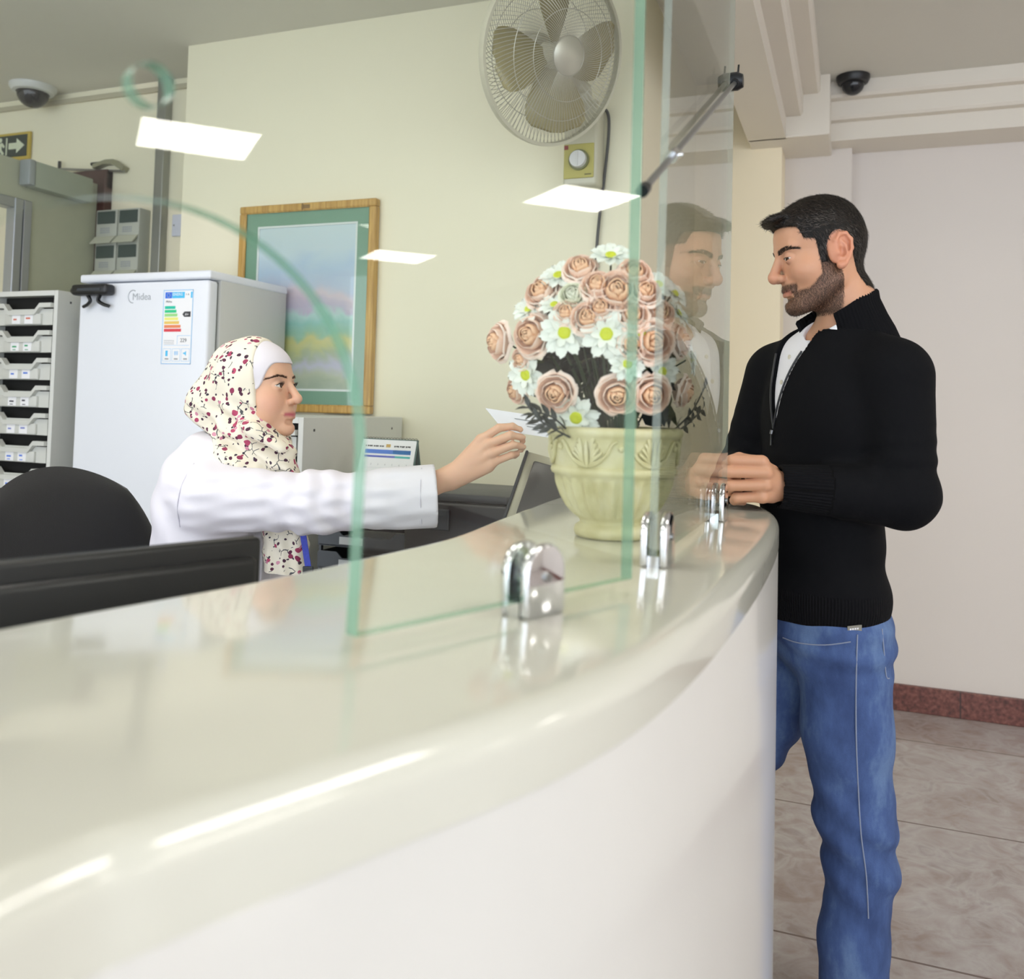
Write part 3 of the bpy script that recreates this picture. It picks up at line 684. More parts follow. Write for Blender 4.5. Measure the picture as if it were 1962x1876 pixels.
b = B(); box(b, -.938, -.924, 2.892, 2.894, 2.196, 2.21); obj('maker_mark', b, mat('dark_red_mark', '8A3434', .5), cp, world=True)
b = B(); rect(b, -.864, -.840, 2.104, 2.109, 2.8942, 0, .0005); obj('lettering', b, mat('panel_ink', '6B6634', .5), cp, world=True)
b = B(); tube(b, catmull([(-.88, 2.985, 2.335), (-.845, 2.985, 2.362), (-.812, 2.985, 2.345), (-.806, 2.985, 2.27), (-.818, 2.985, 2.12), (-.835, 2.985, 1.95), (-.842, 2.985, 1.8), (-.85, 2.985, 1.4), (-.85, 2.985, 1.1)], 8), .0055, 8); obj('power_cord', b, mat('dark_cord', '3A3D40', .5), fan, 60, world=True)

# ------------------------------------------------------------------ things on the office wall and ceilings
t = thing('blank_cover_plate', 'square white cover plate on the recessed wall above the refrigerator', 'cover plate', (-2.934, 3.3, 2.115))
b = B(); box(b, -.058, .058, -.012, 0, -.052, .052, .004, 2); obj('plate', b, mat('plate_white', 'D3D8E4', .4), t, 40)
for sx in (-.045, .045): b = B(); tube(b, [(sx, -.012, 0), (sx, -.0135, 0)], .004, 10); obj('screw', b, M_STEEL, t)
t = thing('exit_sign', 'dark green exit sign with white arrow and yellow border at the far left', 'sign', (-4.075, 3.296, 2.575))
b = B(); box(b, -.155, .155, -.014, 0, -.07, .07, .002); obj('border', b, mat('sign_yellow', 'C9B04A', .5), t)
b = B(); box(b, -.14, .14, -.017, -.0145, -.056, .056); obj('panel', b, mat('sign_green', '26352F', .5), t)
b = B(); FS = frame((0, -.0172, 0), (1, 0, 0), (0, 0, 1), (0, -1, 0))
prism(b, [(.015, -.016), (.07, -.016), (.07, -.038), (.125, 0), (.07, .038), (.07, .016), (.015, .016)], 0, .001, FS)
prism(b, [(-.045+.012*math.cos(a), .036+.012*math.sin(a)) for a in [2*PI*k/12 for k in range(12)]], 0, .001, FS)
prism(b, [(-.06, .018), (-.03, .022), (-.012, .002), (-.02, -.006), (-.034, .006), (-.034, -.014), (-.016, -.034), (-.026, -.044), (-.048, -.02), (-.07, -.044), (-.08, -.036), (-.056, -.008)], 0, .001, FS)
box(b, -.125, -.115, -.0182, -.0172, -.045, .045); box(b, -.004, .004, -.0182, -.0172, -.045, .045)
obj('pictogram', b, mat('sign_white', 'D8E0C8', .5), t)
t = thing('door_closer', 'grey-green door closer box on the partition header', 'door closer', (-3.411, 3.0, 2.27))
b = B(); box(b, -.009, .055, -.15, .165, -.055, .06, .005); obj('housing', b, M_GREYD, t, 40)
b = B(); box(b, -.004, .058, -.185, -.152, -.052, .062, .006); obj('end_cap', b, mat('closer_cap', 'A3ABB0', .4, .4), t, 40)
t = thing('emergency_light', 'slim cream emergency light bracket above the brown door frame', 'emergency light', (-3.37, 3.295, 2.42))
b = B(); prism(b, [(-.10, .015), (-.02, .032), (.03, .03), (.10, -.012), (.085, -.03), (.02, .008), (-.03, .012), (-.10, -.005)], 0, .035, frame((0, 0, 0), (1, 0, 0), (0, 0, 1), (0, -1, 0))); obj('shade', b, mat('lamp_olive', '8E8D74', .4), t, 40)
b = B(); tube(b, [(-.34, -.02, .012), (.09, -.02, -.03)], .006, 8); obj('rail', b, M_STEEL, t); b = B(); tube(b, [(-.33, -.02, .0), (-.33, -.02, .05)], .008, 8); obj('bracket', b, M_BLACKM, t); b = B(); tube(b, [(-.12, -.02, .02), (-.08, -.02, .02)], .009, 8); obj('bracket', b, M_BLACKM, t)
t = thing('pull_cord', 'pale pull cord with long yellowish handle hanging beside the brown door frame', 'pull cord', (-3.50, 3.21, 2.32))
b = B(); tube(b, [(0, 0, .05), (.004, 0, -.5)], .0025, 6); obj('cord', b, mat('cord_grey', '8C8F8C', .5), t)
b = B(); tube(b, [(.012, 0, -.03), (.002, 0, -.2)], [.018, .016], 12); obj('handle', b, mat('cord_handle', 'CFC49A', .45), t, 50)
b = B(); ellipsoid(b, (.002, 0, -.335), (.013, .013, .013)); obj('bead', b, M_PAPER, t, 60)
LB = ['grey window breaker box above, beside the brown door frame', 'grey window breaker box above, beside the aluminium post', 'lower grey breaker box under an open flap, beside the brown door frame', 'lower grey breaker box under an open flap, beside the aluminium post']
for k in range(4):
    r, c = divmod(k, 2)
    t = thing('breaker_box', LB[k], 'breaker box', (-3.33+c*.136, 3.298, 2.075-r*.165), (0, 0, 0), 'breaker boxes on the office wall')
    b = B(); box(b, -.064, .064, -.07, 0, -.05, .12, .004); obj('case', b, mat('breaker_grey', 'B5B9AE', .45), t, 40)
    b = B(); box(b, -.055, .055, -.073, -.0705, .052, .112, .001); obj('window', b, mat('smoked_window', '4E5854', .2), t)
    b = B()
    for i in range(3):
        for j in range(5): box(b, -.035+j*.012, -.027+j*.012, -.0715, -.0705, .008+i*.01, .014+i*.01)
    obj('rating_label', b, M_GREYINK, t)
    b = B(); box(b, -.062, .062, -.075, -.071, -.05, 0, M=Matrix.Translation((0, -.0, 0)) @ Matrix.Translation((0, -.072, -.01)) @ Matrix.Rotation(math.radians(-42), 4, 'X') @ Matrix.Translation((0, .072, 0))); obj('flap', b, mat('flap_grey', 'C3C6B4', .45), t)
def dome(x, y, z, label, body, r=.055):
    t = thing('dome_camera', label, 'security camera', (x, y, z), (0, 0, 0), 'dome security cameras')
    b = B(); lathe(b, [(r*1.25, 0), (r*1.25, -.012), (r*1.1, -.03), (r*.9, -.034)], 32); obj('housing', b, body, t, 40)
    b = B(); lathe(b, [(r*.88, -.034)]+[(r*.85*math.cos(a), -.034-r*.85*math.sin(a)) for a in [PI/2*k/8 for k in range(0, 8)]]+[(.001, -.034-r*.85)], 32); obj('dome', b, mat('smoked_dome', '1B1D22', .08), t, 60)
    b = B(); tube(b, [(0, -.01, -.05), (0, -.03, -.065)], .012, 10); obj('lens', b, M_BLACKM, t)
dome(-3.78, 3.17, ZC, 'white dome security camera on the office ceiling at far left', mat('camera_white', 'D5D7D5', .4), .085)
dome(-.01, 4.02, ZH, 'black dome security camera on the hall ceiling above the man', M_BLACKP, .055)
# ceiling light panels: the hall grid, plus unseen ones added for the office
def panel(x, y, z, label, w=.6, d=.6, e=22., group='hall ceiling lights'):
    t = thing('ceiling_light', label, 'ceiling light', (x, y, z), (0, 0, 0), group)
    b = B()
    for (a, c, p, q) in ((-w/2-.02, w/2+.02, -d/2-.02, -d/2), (-w/2-.02, w/2+.02, d/2, d/2+.02), (-w/2-.02, -w/2, -d/2, d/2), (w/2, w/2+.02, -d/2, d/2)): box(b, a, c, p, q, -.012, 0)
    obj('frame', b, mat('light_frame', 'E8E8E4', .5), t)
    b = B(); box(b, -w/2, w/2, -d/2, d/2, -.008, -.001); obj('diffuser', b, mat('lit_diffuser_%d' % int(e*10), 'FFFAF0', .5, emit=e), t)
    return t
# ------------------------------------------------------------------ potted artificial flowers on the counter
PX, PY = -.332, 1.30
pot = thing('potted_flowers', 'cream relief flower pot with peach roses and white daisies on the counter', 'flower pot', (PX, PY, CT))
def pot_mat():
    s = NT('antique_cream'); v = s.coord(); n = s.new('ShaderNodeTexNoise', Scale=30., Detail=5.); s.link(v, n.inputs['Vector'])
    n2 = s.new('ShaderNodeTexNoise', Scale=9., Detail=2.); s.link(v, n2.inputs['Vector'])
    c = s.ramp(n.outputs['Fac'], [(.3, 'C3BC8C'), (.55, 'D6D1A8'), (.75, 'DEDABC')]); c = s.mix(s.math('MULTIPLY', n2.outputs['Fac'], .35), c, 'BBB47A')
    s.link(c, s.b.inputs['Base Color']); s.b.inputs['Roughness'].default_value = .45; return s.m
M_POT = pot_mat()
prof = [(.050, 0), (.056, .003), (.058, .009), (.056, .016), (.049, .021), (.050, .026), (.060, .034), (.070, .046), (.078, .060), (.084, .075), (.088, .088), (.0885, .092),
        (.0925, .094), (.0945, .099), (.0925, .104), (.0895, .106), (.0905, .115), (.092, .125), (.094, .138), (.0955, .146), (.099, .149), (.1015, .153), (.1015, .158), (.099, .162), (.094, .163), (.09, .16), (.086, .14), (.06, .14), (.001, .14)]
def flute(r, z, a):
    if .03 < z < .090:
        w = min(1, (z-.03)/.008, (.090-z)/.008); return r*(1-.10*w*(abs(math.cos(a*13)))**1.6)+.002*w
    return r
fine = []
for (r0, z0), (r1, z1) in zip(prof, prof[1:]):
    k = 4 if z1-z0 > .008 and z1 < .15 else 1
    fine += [(r0+(r1-r0)*i/k, z0+(z1-z0)*i/k) for i in range(k)]
fine.append(prof[-1])
b = B(); lathe(b, fine, 168, None, True, False, flute); po = obj('pot', b, M_POT, pot, 60)
b = B()          # acanthus scroll relief around the upper band
def onpot(a, z, h=.0):
    r = .0900+(z-.106)*.13+h; return (r*math.cos(a), r*math.sin(a), z)
for k in range(6):
    a0 = 2*PI*k/6+.35
    for sg in (-1, 1):
        tube(b, catmull([onpot(a0+sg*.02, .108, .001), onpot(a0+sg*.16, .112, .002), onpot(a0+sg*.30, .124, .002), onpot(a0+sg*.40, .140, .002), onpot(a0+sg*.47, .143, .001)], 4), [.0032]*16+[.002], 7, flat=.8)
        for j in range(5):
            f = j/4; z0 = .110+.026*f
            tube(b, catmull([onpot(a0+sg*(.03+.04*f), .110+.012*f, .001), onpot(a0+sg*(.10+.10*(1-f)), z0+.006, .002), onpot(a0+sg*(.12+.17*(1-f)), z0+.012, .001)], 4), [.0012]+[.0026]*6+[.0022, .001], 6)
    tube(b, [onpot(a0, .107, .001), onpot(a0, .128, .003), onpot(a0, .144, .001)], [.003, .0038, .001], 7)
    c = onpot(a0+PI/6, .134, .001); ellipsoid(b, c, (.005, .005, .005), 8, 6)
obj('relief', b, M_POT, po, 60)
b = B(); lathe(b, [(.085, .141), (.05, .146), (.001, .15)], 24, None, False, False); obj('filler', b, mat('dark_moss', '24281F', .9, bump=.5), pot)
# flowers are modelled once, facing +z, unit radius
def petal(bm, L, w, base, cup, curl, rot, tilt, mi=0, n=7, m=4, notch=0.):
    V_ = {}
    for i in range(n+1):
        for j in range(m+1):
            u, v = i/n, -1+2*j/m
            half = w*(math.sin(PI*(.12+.80*u))**.75)*(1 if u < .99 else .6)
            x = base+L*u; y = v*half; z = cup*(v*v)*half + curl*u*u
            if i == n: x -= notch*L*(abs(v)**2)
            p = Matrix.Rotation(rot, 4, 'Z') @ (Matrix.Translation((base, 0, 0)) @ Matrix.Rotation(-tilt, 4, 'Y') @ Matrix.Translation((-base, 0, 0)) @ Vector((x, y, z)))
            V_[i, j] = bm.verts.new(p)
    for i in range(n):
        for j in range(m): bm.faces.new((V_[i, j], V_[i+1, j], V_[i+1, j+1], V_[i, j+1])).material_index = mi
M_PETW = mat('daisy_white', 'EEF2EA', .6, sss=.0); M_DCEN = mat('daisy_lime', 'C9D21E', .6, noise=.25, nscale=90)
M_ROSEO = mat('rose_peach', 'FBDCC9', .55, noise=.06, nscale=25); M_ROSEI = mat('rose_apricot', 'F8CAA4', .55, noise=.06, nscale=25); M_ROSEW = mat('rose_ivory', 'EEF0DC', .55); M_ROSER = mat('rose_pale_rim', 'FDE9DC', .55)
M_LEAF = mat('dark_leaf', '232B2A', .4, noise=.3, nscale=40); M_LEAF2 = mat('olive_leaf', '4A5530', .5, noise=.2)
def daisy_mesh(seed):
    rr = random.Random(seed); b = B()
    for k in range(10): petal(b, .86, .25, .14, .35, -.05+rr.uniform(-.12, .1), 2*PI*k/10+rr.uniform(-.08, .08), rr.uniform(.0, .22), 0, notch=.1)
    for k in range(6): petal(b, .5, .16, .12, .3, .02, 2*PI*k/6+.3, .45, 0)
    return b
def rose_mesh(seed):
    rr = random.Random(seed); b = B()
    def cup(R, h, inw, th0, span, mi, lean=0.):
        n, m = 12, 9; V_ = {}
        for i in range(n+1):
            for j in range(m+1):
                v = j/m; s_ = 2*i/n-1; a = th0+span*.5*s_*(1-.25*max(0, v-.75)*4*abs(s_))
                e = 1-abs(s_)**4*.22
                zz = -.60+(h+.60)*min(v, .9)/.9*e+(.05 if inw > 0 else -.10)*max(0, v-.9)/.1*0
                r = R*(.22+.78*math.sin(PI*.5*min(1, v*1.5)))
                if v > .62:
                    k = (v-.62)/.38; r -= inw*R*k**1.5; zz += (-.02 if inw > 0 else -.13*k)*k-lean*k*k
                r += R*.035*math.sin(s_*5+seed+th0*3)*v
                V_[i, j] = b.verts.new((r*math.cos(a), r*math.sin(a), zz))
        for i in range(n):
            for j in range(m): b.faces.new((V_[i, j], V_[i+1, j], V_[i+1, j+1], V_[i, j+1])).material_index = (2 if (j >= m-1 and mi == 0) else mi)
    cup(.15, .60, .85, 0, 5.2, 1); cup(.17, .58, .60, 2.5, 4.6, 1)
    for k in range(3): cup(.27+.015*k, .55, .50, 2*PI*k/3+rr.uniform(-.2, .2), 2.7, 1)
    for k in range(3): cup(.40+.02*k, .49, .30, 2*PI*k/3+.9+rr.uniform(-.2, .2), 2.6, 1)
    for k in range(4): cup(.54+.02*k, .42, .08, 2*PI*k/4+.4+rr.uniform(-.2, .2), 2.2, 0)
    for k in range(5): cup(.68+.02*k, .32, -.14, 2*PI*k/5+rr.uniform(-.2, .2), 1.8, 0, .04)
    for k in range(5): cup(.76, .16, -.28, 2*PI*k/5+.6+rr.uniform(-.2, .2), 1.6, 0, .14)
    return b
def cen_mesh():
    b = B(); lathe(b, [(.25, -.02), (.27, .04), (.23, .10), (.14, .125), (.07, .10), (.001, .09)], 20); return b
def mk(name, bm, m): 
    me = bpy.data.meshes.new(name); bmesh.ops.recalc_face_normals(bm, faces=bm.faces[:]); bm.to_mesh(me); bm.free()
    for x in m: me.materials.append(x)
    smooth(me, 80); return me
DA = [mk('daisy_petals', daisy_mesh(i), [M_PETW]) for i in range(3)]; DC = mk('daisy_center', cen_mesh(), [M_DCEN])
RO = [mk('rose_petals', rose_mesh(i), [M_ROSEO, M_ROSEI, M_ROSER]) for i in range(3)]; ROW = mk('rose_petals_ivory', rose_mesh(9), [M_ROSEW]*3)
FCEN = Vector((-.345, 1.34, 1.405)); FRAD = Vector((.165, .155, .165))
def place(px, py):
    r = ray(px, py).normalized(); o = CAM
    q = Vector([(o[i]-FCEN[i])/FRAD[i] for i in range(3)]); d = Vector([r[i]/FRAD[i] for i in range(3)])
    A_, B_, C_ = d.dot(d), q.dot(d), q.dot(q)-1
    disc = B_*B_-A_*C_
    t = (-B_-math.sqrt(disc))/A_ if disc > 0 else -B_/A_
    p = o+r*t
    if p.x > XB-.036:                      # keep every bloom on the office side of the glass
        t2 = (XB-.036-o.x)/r.x; p = o+r*max(t, t2)
    n = Vector([(p[i]-FCEN[i])/FRAD[i]**2 for i in range(3)]).normalized()
    return p, n
def orient(n, roll): 
    q = n.to_track_quat('Z', 'Y'); return (q.to_matrix() @ Matrix.Rotation(roll, 3, 'Z')).to_euler()
P0 = Vector((PX, PY, CT))
def bloom(kind, px, py, rpx, up=0., side=0., ivory=False):
    p, n = place(px, py); dist = (p-CAM).dot(FW); r = rpx/F_PX*dist
    tocam = (CAM-p).normalized()
    n = (n*.55+tocam*.65+Vector((0, 0, 1))*up+RT*side).normalized()
    if kind == 'd':
        o = bpy.data.objects.new('daisy', DA[int(px) % 3]); link(o, pot)
        c = bpy.data.objects.new('flower_center', DC); link(c, o)
    else:
        o = bpy.data.objects.new('rose', ROW if ivory else RO[int(px) % 3]); link(o, pot)
        if ivory: o['label'] = 'greenish white rose'
    o.location = p-P0; o.rotation_euler = orient(n, (px*1.7+py) % 6.28); o.scale = (r*1.18,)*3 if kind == 'd' else (r*1.16,)*3
    stems.append((p-n*r*.4, n))
stems = []
for a in ((1082, 637, 44), (1162, 640, 44), (1008, 718, 38, .0, -.25), (1104, 800, 42, .05), (1070, 528, 34, .75), (1170, 490, 36, .9), (1014, 592, 32, .8, -.3), (1062, 584, 27, .9), (1202, 697, 32, .1, .2),
          (1268, 712, 32, .1, .3), (1292, 562, 30, .3, .3), (1262, 545, 28, .5, .2), (1325, 690, 28, .1, .4), (1300, 600, 26, .3, .4), (1230, 640, 28, .2, .1)): bloom('d', *a)
for a in ((957, 655, 37, .0, -.7), (1020, 642, 42, .1, -.3), (1065, 752, 38), (1183, 757, 39), (1248, 755, 38, 0, .2), (1182, 560, 46, .25), (1126, 610, 34, .3), (1040, 560, 36, .5, -.3), (1112, 515, 34, .6),
          (1250, 655, 42, .1, .2), (1302, 655, 32, .1, .4), (1212, 605, 32, .4), (990, 748, 27, -.1, -.6), (1310, 750, 30, 0, .5), (1215, 525, 34, .5, .1), (1262, 600, 32, .4, .3), (1145, 548, 34, .5), (1085, 600, 28, .4), (1235, 560, 32, .5, .2), (1150, 590, 30, .3), (1210, 660, 30, .1), (1000, 690, 24, 0, -.4)): bloom('r', *a)
bloom('r', 1098, 565, 27, .3, 0, True)
b = B()
for p, n in stems: tube(b, catmull([p-P0, p-P0-n*.03+Vector((0, 0, -.02)), Vector((p.x-P0.x, p.y-P0.y, 0))*.45+Vector((0, 0, .2)), Vector(((p.x-P0.x)*.2, (p.y-P0.y)*.2, .143))], 4), .0016, 5)
obj('stems', b, mat('stem_green', '3A4A30', .6), pot, 60)
b = B(); rr = random.Random(5)
def leaf(bm, o, d, L, w, mi):
    d = d.normalized(); s_ = d.cross(Vector((rr.uniform(-1, 1), rr.uniform(-1, 1), rr.uniform(.2, 1)))).normalized(); n_ = s_.cross(d)
    P_ = []
    for u, k, dz in ((0, .08, 0), (.2, .7, .02), (.45, 1, .03), (.75, .62, 0), (1, .02, -.08)):
        c = o+d*(L*u)+n_*(dz*L); P_.append([bm.verts.new(c-s_*(w*k)+n_*(w*.25*k)), bm.verts.new(c), bm.verts.new(c+s_*(w*k)+n_*(w*.25*k))])
    for i in range(4):
        for j in range(2): bm.faces.new((P_[i][j], P_[i][j+1], P_[i+1][j+1], P_[i+1][j])).material_index = mi
cnt = 0
while cnt < 300:
    v = Vector((rr.gauss(0, 1), rr.gauss(0, 1), rr.gauss(0, 1))).normalized(); k = rr.uniform(.2, .74)
    p = FCEN+Vector((v.x*FRAD.x, v.y*FRAD.y, v.z*FRAD.z))*k
    if p.z < CT+.165 or p.z > FCEN.z+.05 or p.x > XB-.06 or (p.z < CT+.20 and (Vector((p.x-PX, p.y-PY)).length > .10)): continue
    d = (v+Vector((rr.uniform(-.5, .5), rr.uniform(-.5, .5), rr.uniform(-.3, .5))))
    if p.x+d.normalized().x*.06 > XB-.012: continue
    leaf(b, p-P0, d, rr.uniform(.035, .055), rr.uniform(.010, .017), 0 if rr.random() < .86 else 1); cnt += 1
for path in ([(1092, 838, 1.26), (1062, 822, 1.25), (1036, 806, 1.245), (1012, 778, 1.25)], [(1095, 832, 1.27), (1060, 800, 1.26), (1030, 790, 1.26)], [(1285, 835, 1.38), (1318, 812, 1.46), (1345, 786, 1.53)], [(1285, 830, 1.40), (1325, 790, 1.49), (1350, 742, 1.56)]):
    pts = catmull([at(*q)-P0 for q in path], 5); tube(b, pts, .0016, 5)
    for i in range(2, len(pts), 2):
        d = (pts[i]-pts[i-1]).normalized()
        for sg in (-1, 1): leaf(b, pts[i], d*.7+UP*(sg*.55), .022, .0042, 0)
obj('foliage', b, [M_LEAF, M_LEAF2], pot, 80)
# ------------------------------------------------------------------ smooth-blended surfaces for people and cloth
A3 = lambda v: np.asarray(v, dtype=np.float32)
def s_min(a, b, k):
    h = np.clip(.5+.5*(b-a)/k, 0, 1); return b+(a-b)*h-k*h*(1-h)
def s_max(a, b, k): return -s_min(-a, -b, k)
def ell(P, c, r, M=None):
    q = P-A3(c)
    if M is not None: q = q @ A3(M)
    r = A3(r); k0 = np.sqrt(((q/r)**2).sum(1)); k1 = np.sqrt(((q/(r*r))**2).sum(1))+1e-9
    return k0*(k0-1)/k1
def sph(P, c, r): return np.sqrt(((P-A3(c))**2).sum(1))-r
def cap(P, a, b, ra, rb=None):
    a, b = A3(a), A3(b); rb = ra if rb is None else rb
    ba = b-a; q = P-a; h = np.clip((q@ba)/max(1e-12, float(ba@ba)), 0, 1)
    return np.sqrt(((q-h[:, None]*ba)**2).sum(1))-(ra+(rb-ra)*h)
def chain(P, pts, rs, k=.004):
    d = None
    for i in range(len(pts)-1):
        e = cap(P, pts[i], pts[i+1], rs[i], rs[i+1]); d = e if d is None else s_min(d, e, k)
    return d
def union(k, *ds):
    d = ds[0]
    for e in ds[1:]: d = s_min(d, e, k)
    return d
def axis(lo, hi, coarse, fines=()):
    """graded grid axis: step `coarse`, finer inside the given (lo, hi, step) windows"""
    out = [lo]
    while out[-1] < hi:
        x = out[-1]; st = coarse
        for a, b_, s_ in fines:
            if a-.5*coarse <= x <= b_: st = min(st, s_)
        out.append(x+st)
    return np.array(out, dtype=np.float32)
def sdf_mesh(name, f, xs, ys, zs, bs=8):
    nx, ny, nz = (int(math.ceil((len(a)-1)/bs)*bs+1) for a in (xs, ys, zs))
    ext = lambda a, n: np.concatenate([a, a[-1]+(a[-1]-a[-2])*np.arange(1, n-len(a)+1, dtype=np.float32)]) if n > len(a) else a
    xs, ys, zs = ext(xs, nx), ext(ys, ny), ext(zs, nz)
    bx, by, bz = (nx-1)//bs, (ny-1)//bs, (nz-1)//bs
    cen = lambda a, n: .5*(a[:-1:bs]+a[bs::bs]); hw = lambda a: .5*(a[bs::bs]-a[:-1:bs])
    cx_, cy_, cz_ = cen(xs, bx), cen(ys, by), cen(zs, bz); hx, hy, hz = hw(xs), hw(ys), hw(zs)
    G = np.stack(np.meshgrid(cx_, cy_, cz_, indexing='ij'), -1).reshape(-1, 3).astype(np.float32)
    Hd = np.sqrt(hx[:, None, None]**2+hy[None, :, None]**2+hz[None, None, :]**2).reshape(-1)
    dc = np.concatenate([f(G[i:i+200000]) for i in range(0, len(G), 200000)])
    act = np.abs(dc) < Hd*1.5+.006
    D = np.empty((nx, ny, nz), np.float32)
    full = np.repeat(np.repeat(np.repeat(dc.reshape(bx, by, bz), bs, 0), bs, 1), bs, 2)
    D[:-1, :-1, :-1] = full; D[-1] = 1; D[:, -1] = 1; D[:, :, -1] = 1
    mask = np.zeros((nx, ny, nz), bool)
    ab = act.reshape(bx, by, bz)
    for (i, j, k) in np.argwhere(ab): mask[i*bs:i*bs+bs+1, j*bs:j*bs+bs+1, k*bs:k*bs+bs+1] = True
    I = np.argwhere(mask)
    for s in range(0, len(I), 300000):
        J = I[s:s+300000]; P = np.stack([xs[J[:, 0]], ys[J[:, 1]], zs[J[:, 2]]], 1).astype(np.float32)
        D[J[:, 0], J[:, 1], J[:, 2]] = f(P)
    D[np.abs(D) < 1e-9] = 1e-9
    S = D < 0
    cnt = np.zeros((nx-1, ny-1, nz-1), np.int8)
    for a in (0, 1):
        for b_ in (0, 1):
            for c in (0, 1): cnt += S[a:nx-1+a, b_:ny-1+b_, c:nz-1+c]
    C = np.argwhere((cnt > 0) & (cnt < 8)); idx = -np.ones((nx-1, ny-1, nz-1), np.int32); idx[C[:, 0], C[:, 1], C[:, 2]] = np.arange(len(C))
    acc = np.zeros((len(C), 3)); n = np.zeros(len(C))
    cor = [(a, b_, c) for a in (0, 1) for b_ in (0, 1) for c in (0, 1)]
    val = {c: D[C[:, 0]+c[0], C[:, 1]+c[1], C[:, 2]+c[2]] for c in cor}
    pos = {c: np.stack([xs[C[:, 0]+c[0]], ys[C[:, 1]+c[1]], zs[C[:, 2]+c[2]]], 1) for c in cor}
    for a in cor:
        for ax in range(3):
            if a[ax]: continue
            b_ = tuple(1 if i == ax else a[i] for i in range(3)); va, vb = val[a], val[b_]
            m = (va < 0) != (vb < 0); t = np.where(m, va/(va-vb+1e-20), 0)[:, None]
            acc += np.where(m[:, None], pos[a]+(pos[b_]-pos[a])*t, 0); n += m
    V = acc/n[:, None]
    Q = []
    for ax in range(3):
        o = [(1, 0, 0), (0, 1, 0), (0, 0, 1)][ax]; u, w = [(0, 1, 0), (0, 0, 1), (1, 0, 0)][ax], [(0, 0, 1), (1, 0, 0), (0, 1, 0)][ax]
        s0 = S[:nx-o[0], :ny-o[1], :nz-o[2]]; s1 = S[o[0]:, o[1]:, o[2]:]
        E_ = np.argwhere(s0 != s1)
        ok = np.all(E_-np.array(u)-np.array(w) >= 0, 1) & np.all(E_ < np.array([nx-1, ny-1, nz-1]), 1); E_ = E_[ok]
        g = lambda d: idx[tuple((E_-np.array(d)).T)]
        q = np.stack([g(np.add(u, w)), g(w), g((0, 0, 0)), g(u)], 1); fl = ~s0[tuple(E_.T)]
        q[fl] = q[fl][:, ::-1]; Q.append(q[np.all(q >= 0, 1)])
    Q = np.concatenate(Q)
    me = bpy.data.meshes.new(name); me.vertices.add(len(V)); me.vertices.foreach_set('co', V.astype(np.float32).ravel())
    me.loops.add(len(Q)*4); me.loops.foreach_set('vertex_index', Q.astype(np.int32).ravel())
    me.polygons.add(len(Q)); me.polygons.foreach_set('loop_start', np.arange(0, len(Q)*4, 4, dtype=np.int32))
    me.polygons.foreach_set('use_smooth', np.ones(len(Q), bool)); me.update(calc_edges=True)
    return me, V
def vcol(me, name, cols):
    a = me.attributes.new(name, 'FLOAT_COLOR', 'POINT'); c = np.ones((len(cols), 4), np.float32); c[:, :3] = cols; a.data.foreach_set('color', c.ravel())
def vfloat(me, name, v):
    a = me.attributes.new(name, 'FLOAT', 'POINT'); a.data.foreach_set('value', v.astype(np.float32))
def put(name, me, m, parent, label=None):
    for x in (m if isinstance(m, (list, tuple)) else [m]): me.materials.append(x)
    me.transform(pmat(parent).inverted()); me.name = name
    o = bpy.data.objects.new(name, me); link(o, parent)
    if label: o['label'] = label
    return o
def frames(o, f, u, s=1.0):
    """local frame at o: x forward f, z up u; returns (to_local, to_world)"""
    f = Vector(f).normalized(); l = Vector(u).cross(f).normalized(); u2 = f.cross(l)
    R = np.array([f, l, u2], dtype=np.float32); O = A3(o)
    return (lambda P: ((P-O) @ R.T)/s), (lambda q: Vector(A3(q)*s @ R + O)), R
def march(f, o, d, t0=0., t1=4., n=140):
    """first surface point of f along the ray"""
    o, d = A3(o), A3(d); t = t0
    for _ in range(n):
        v = float(f((o+d*t)[None, :])[0])
        if v < .0003: return Vector(o+d*t)
        t += v*.7
        if t > t1: return None
    return Vector(o+d*t)
def seen(f, px, py, t0=.5): return march(f, CAM, ray(px, py), t0)
def grad(f, p, e=.0015):
    p = A3(p); g = np.array([float(f((p+A3(v))[None])[0]-f((p-A3(v))[None])[0]) for v in ((e, 0, 0), (0, e, 0), (0, 0, e))])
    return Vector(g/(np.linalg.norm(g)+1e-9))
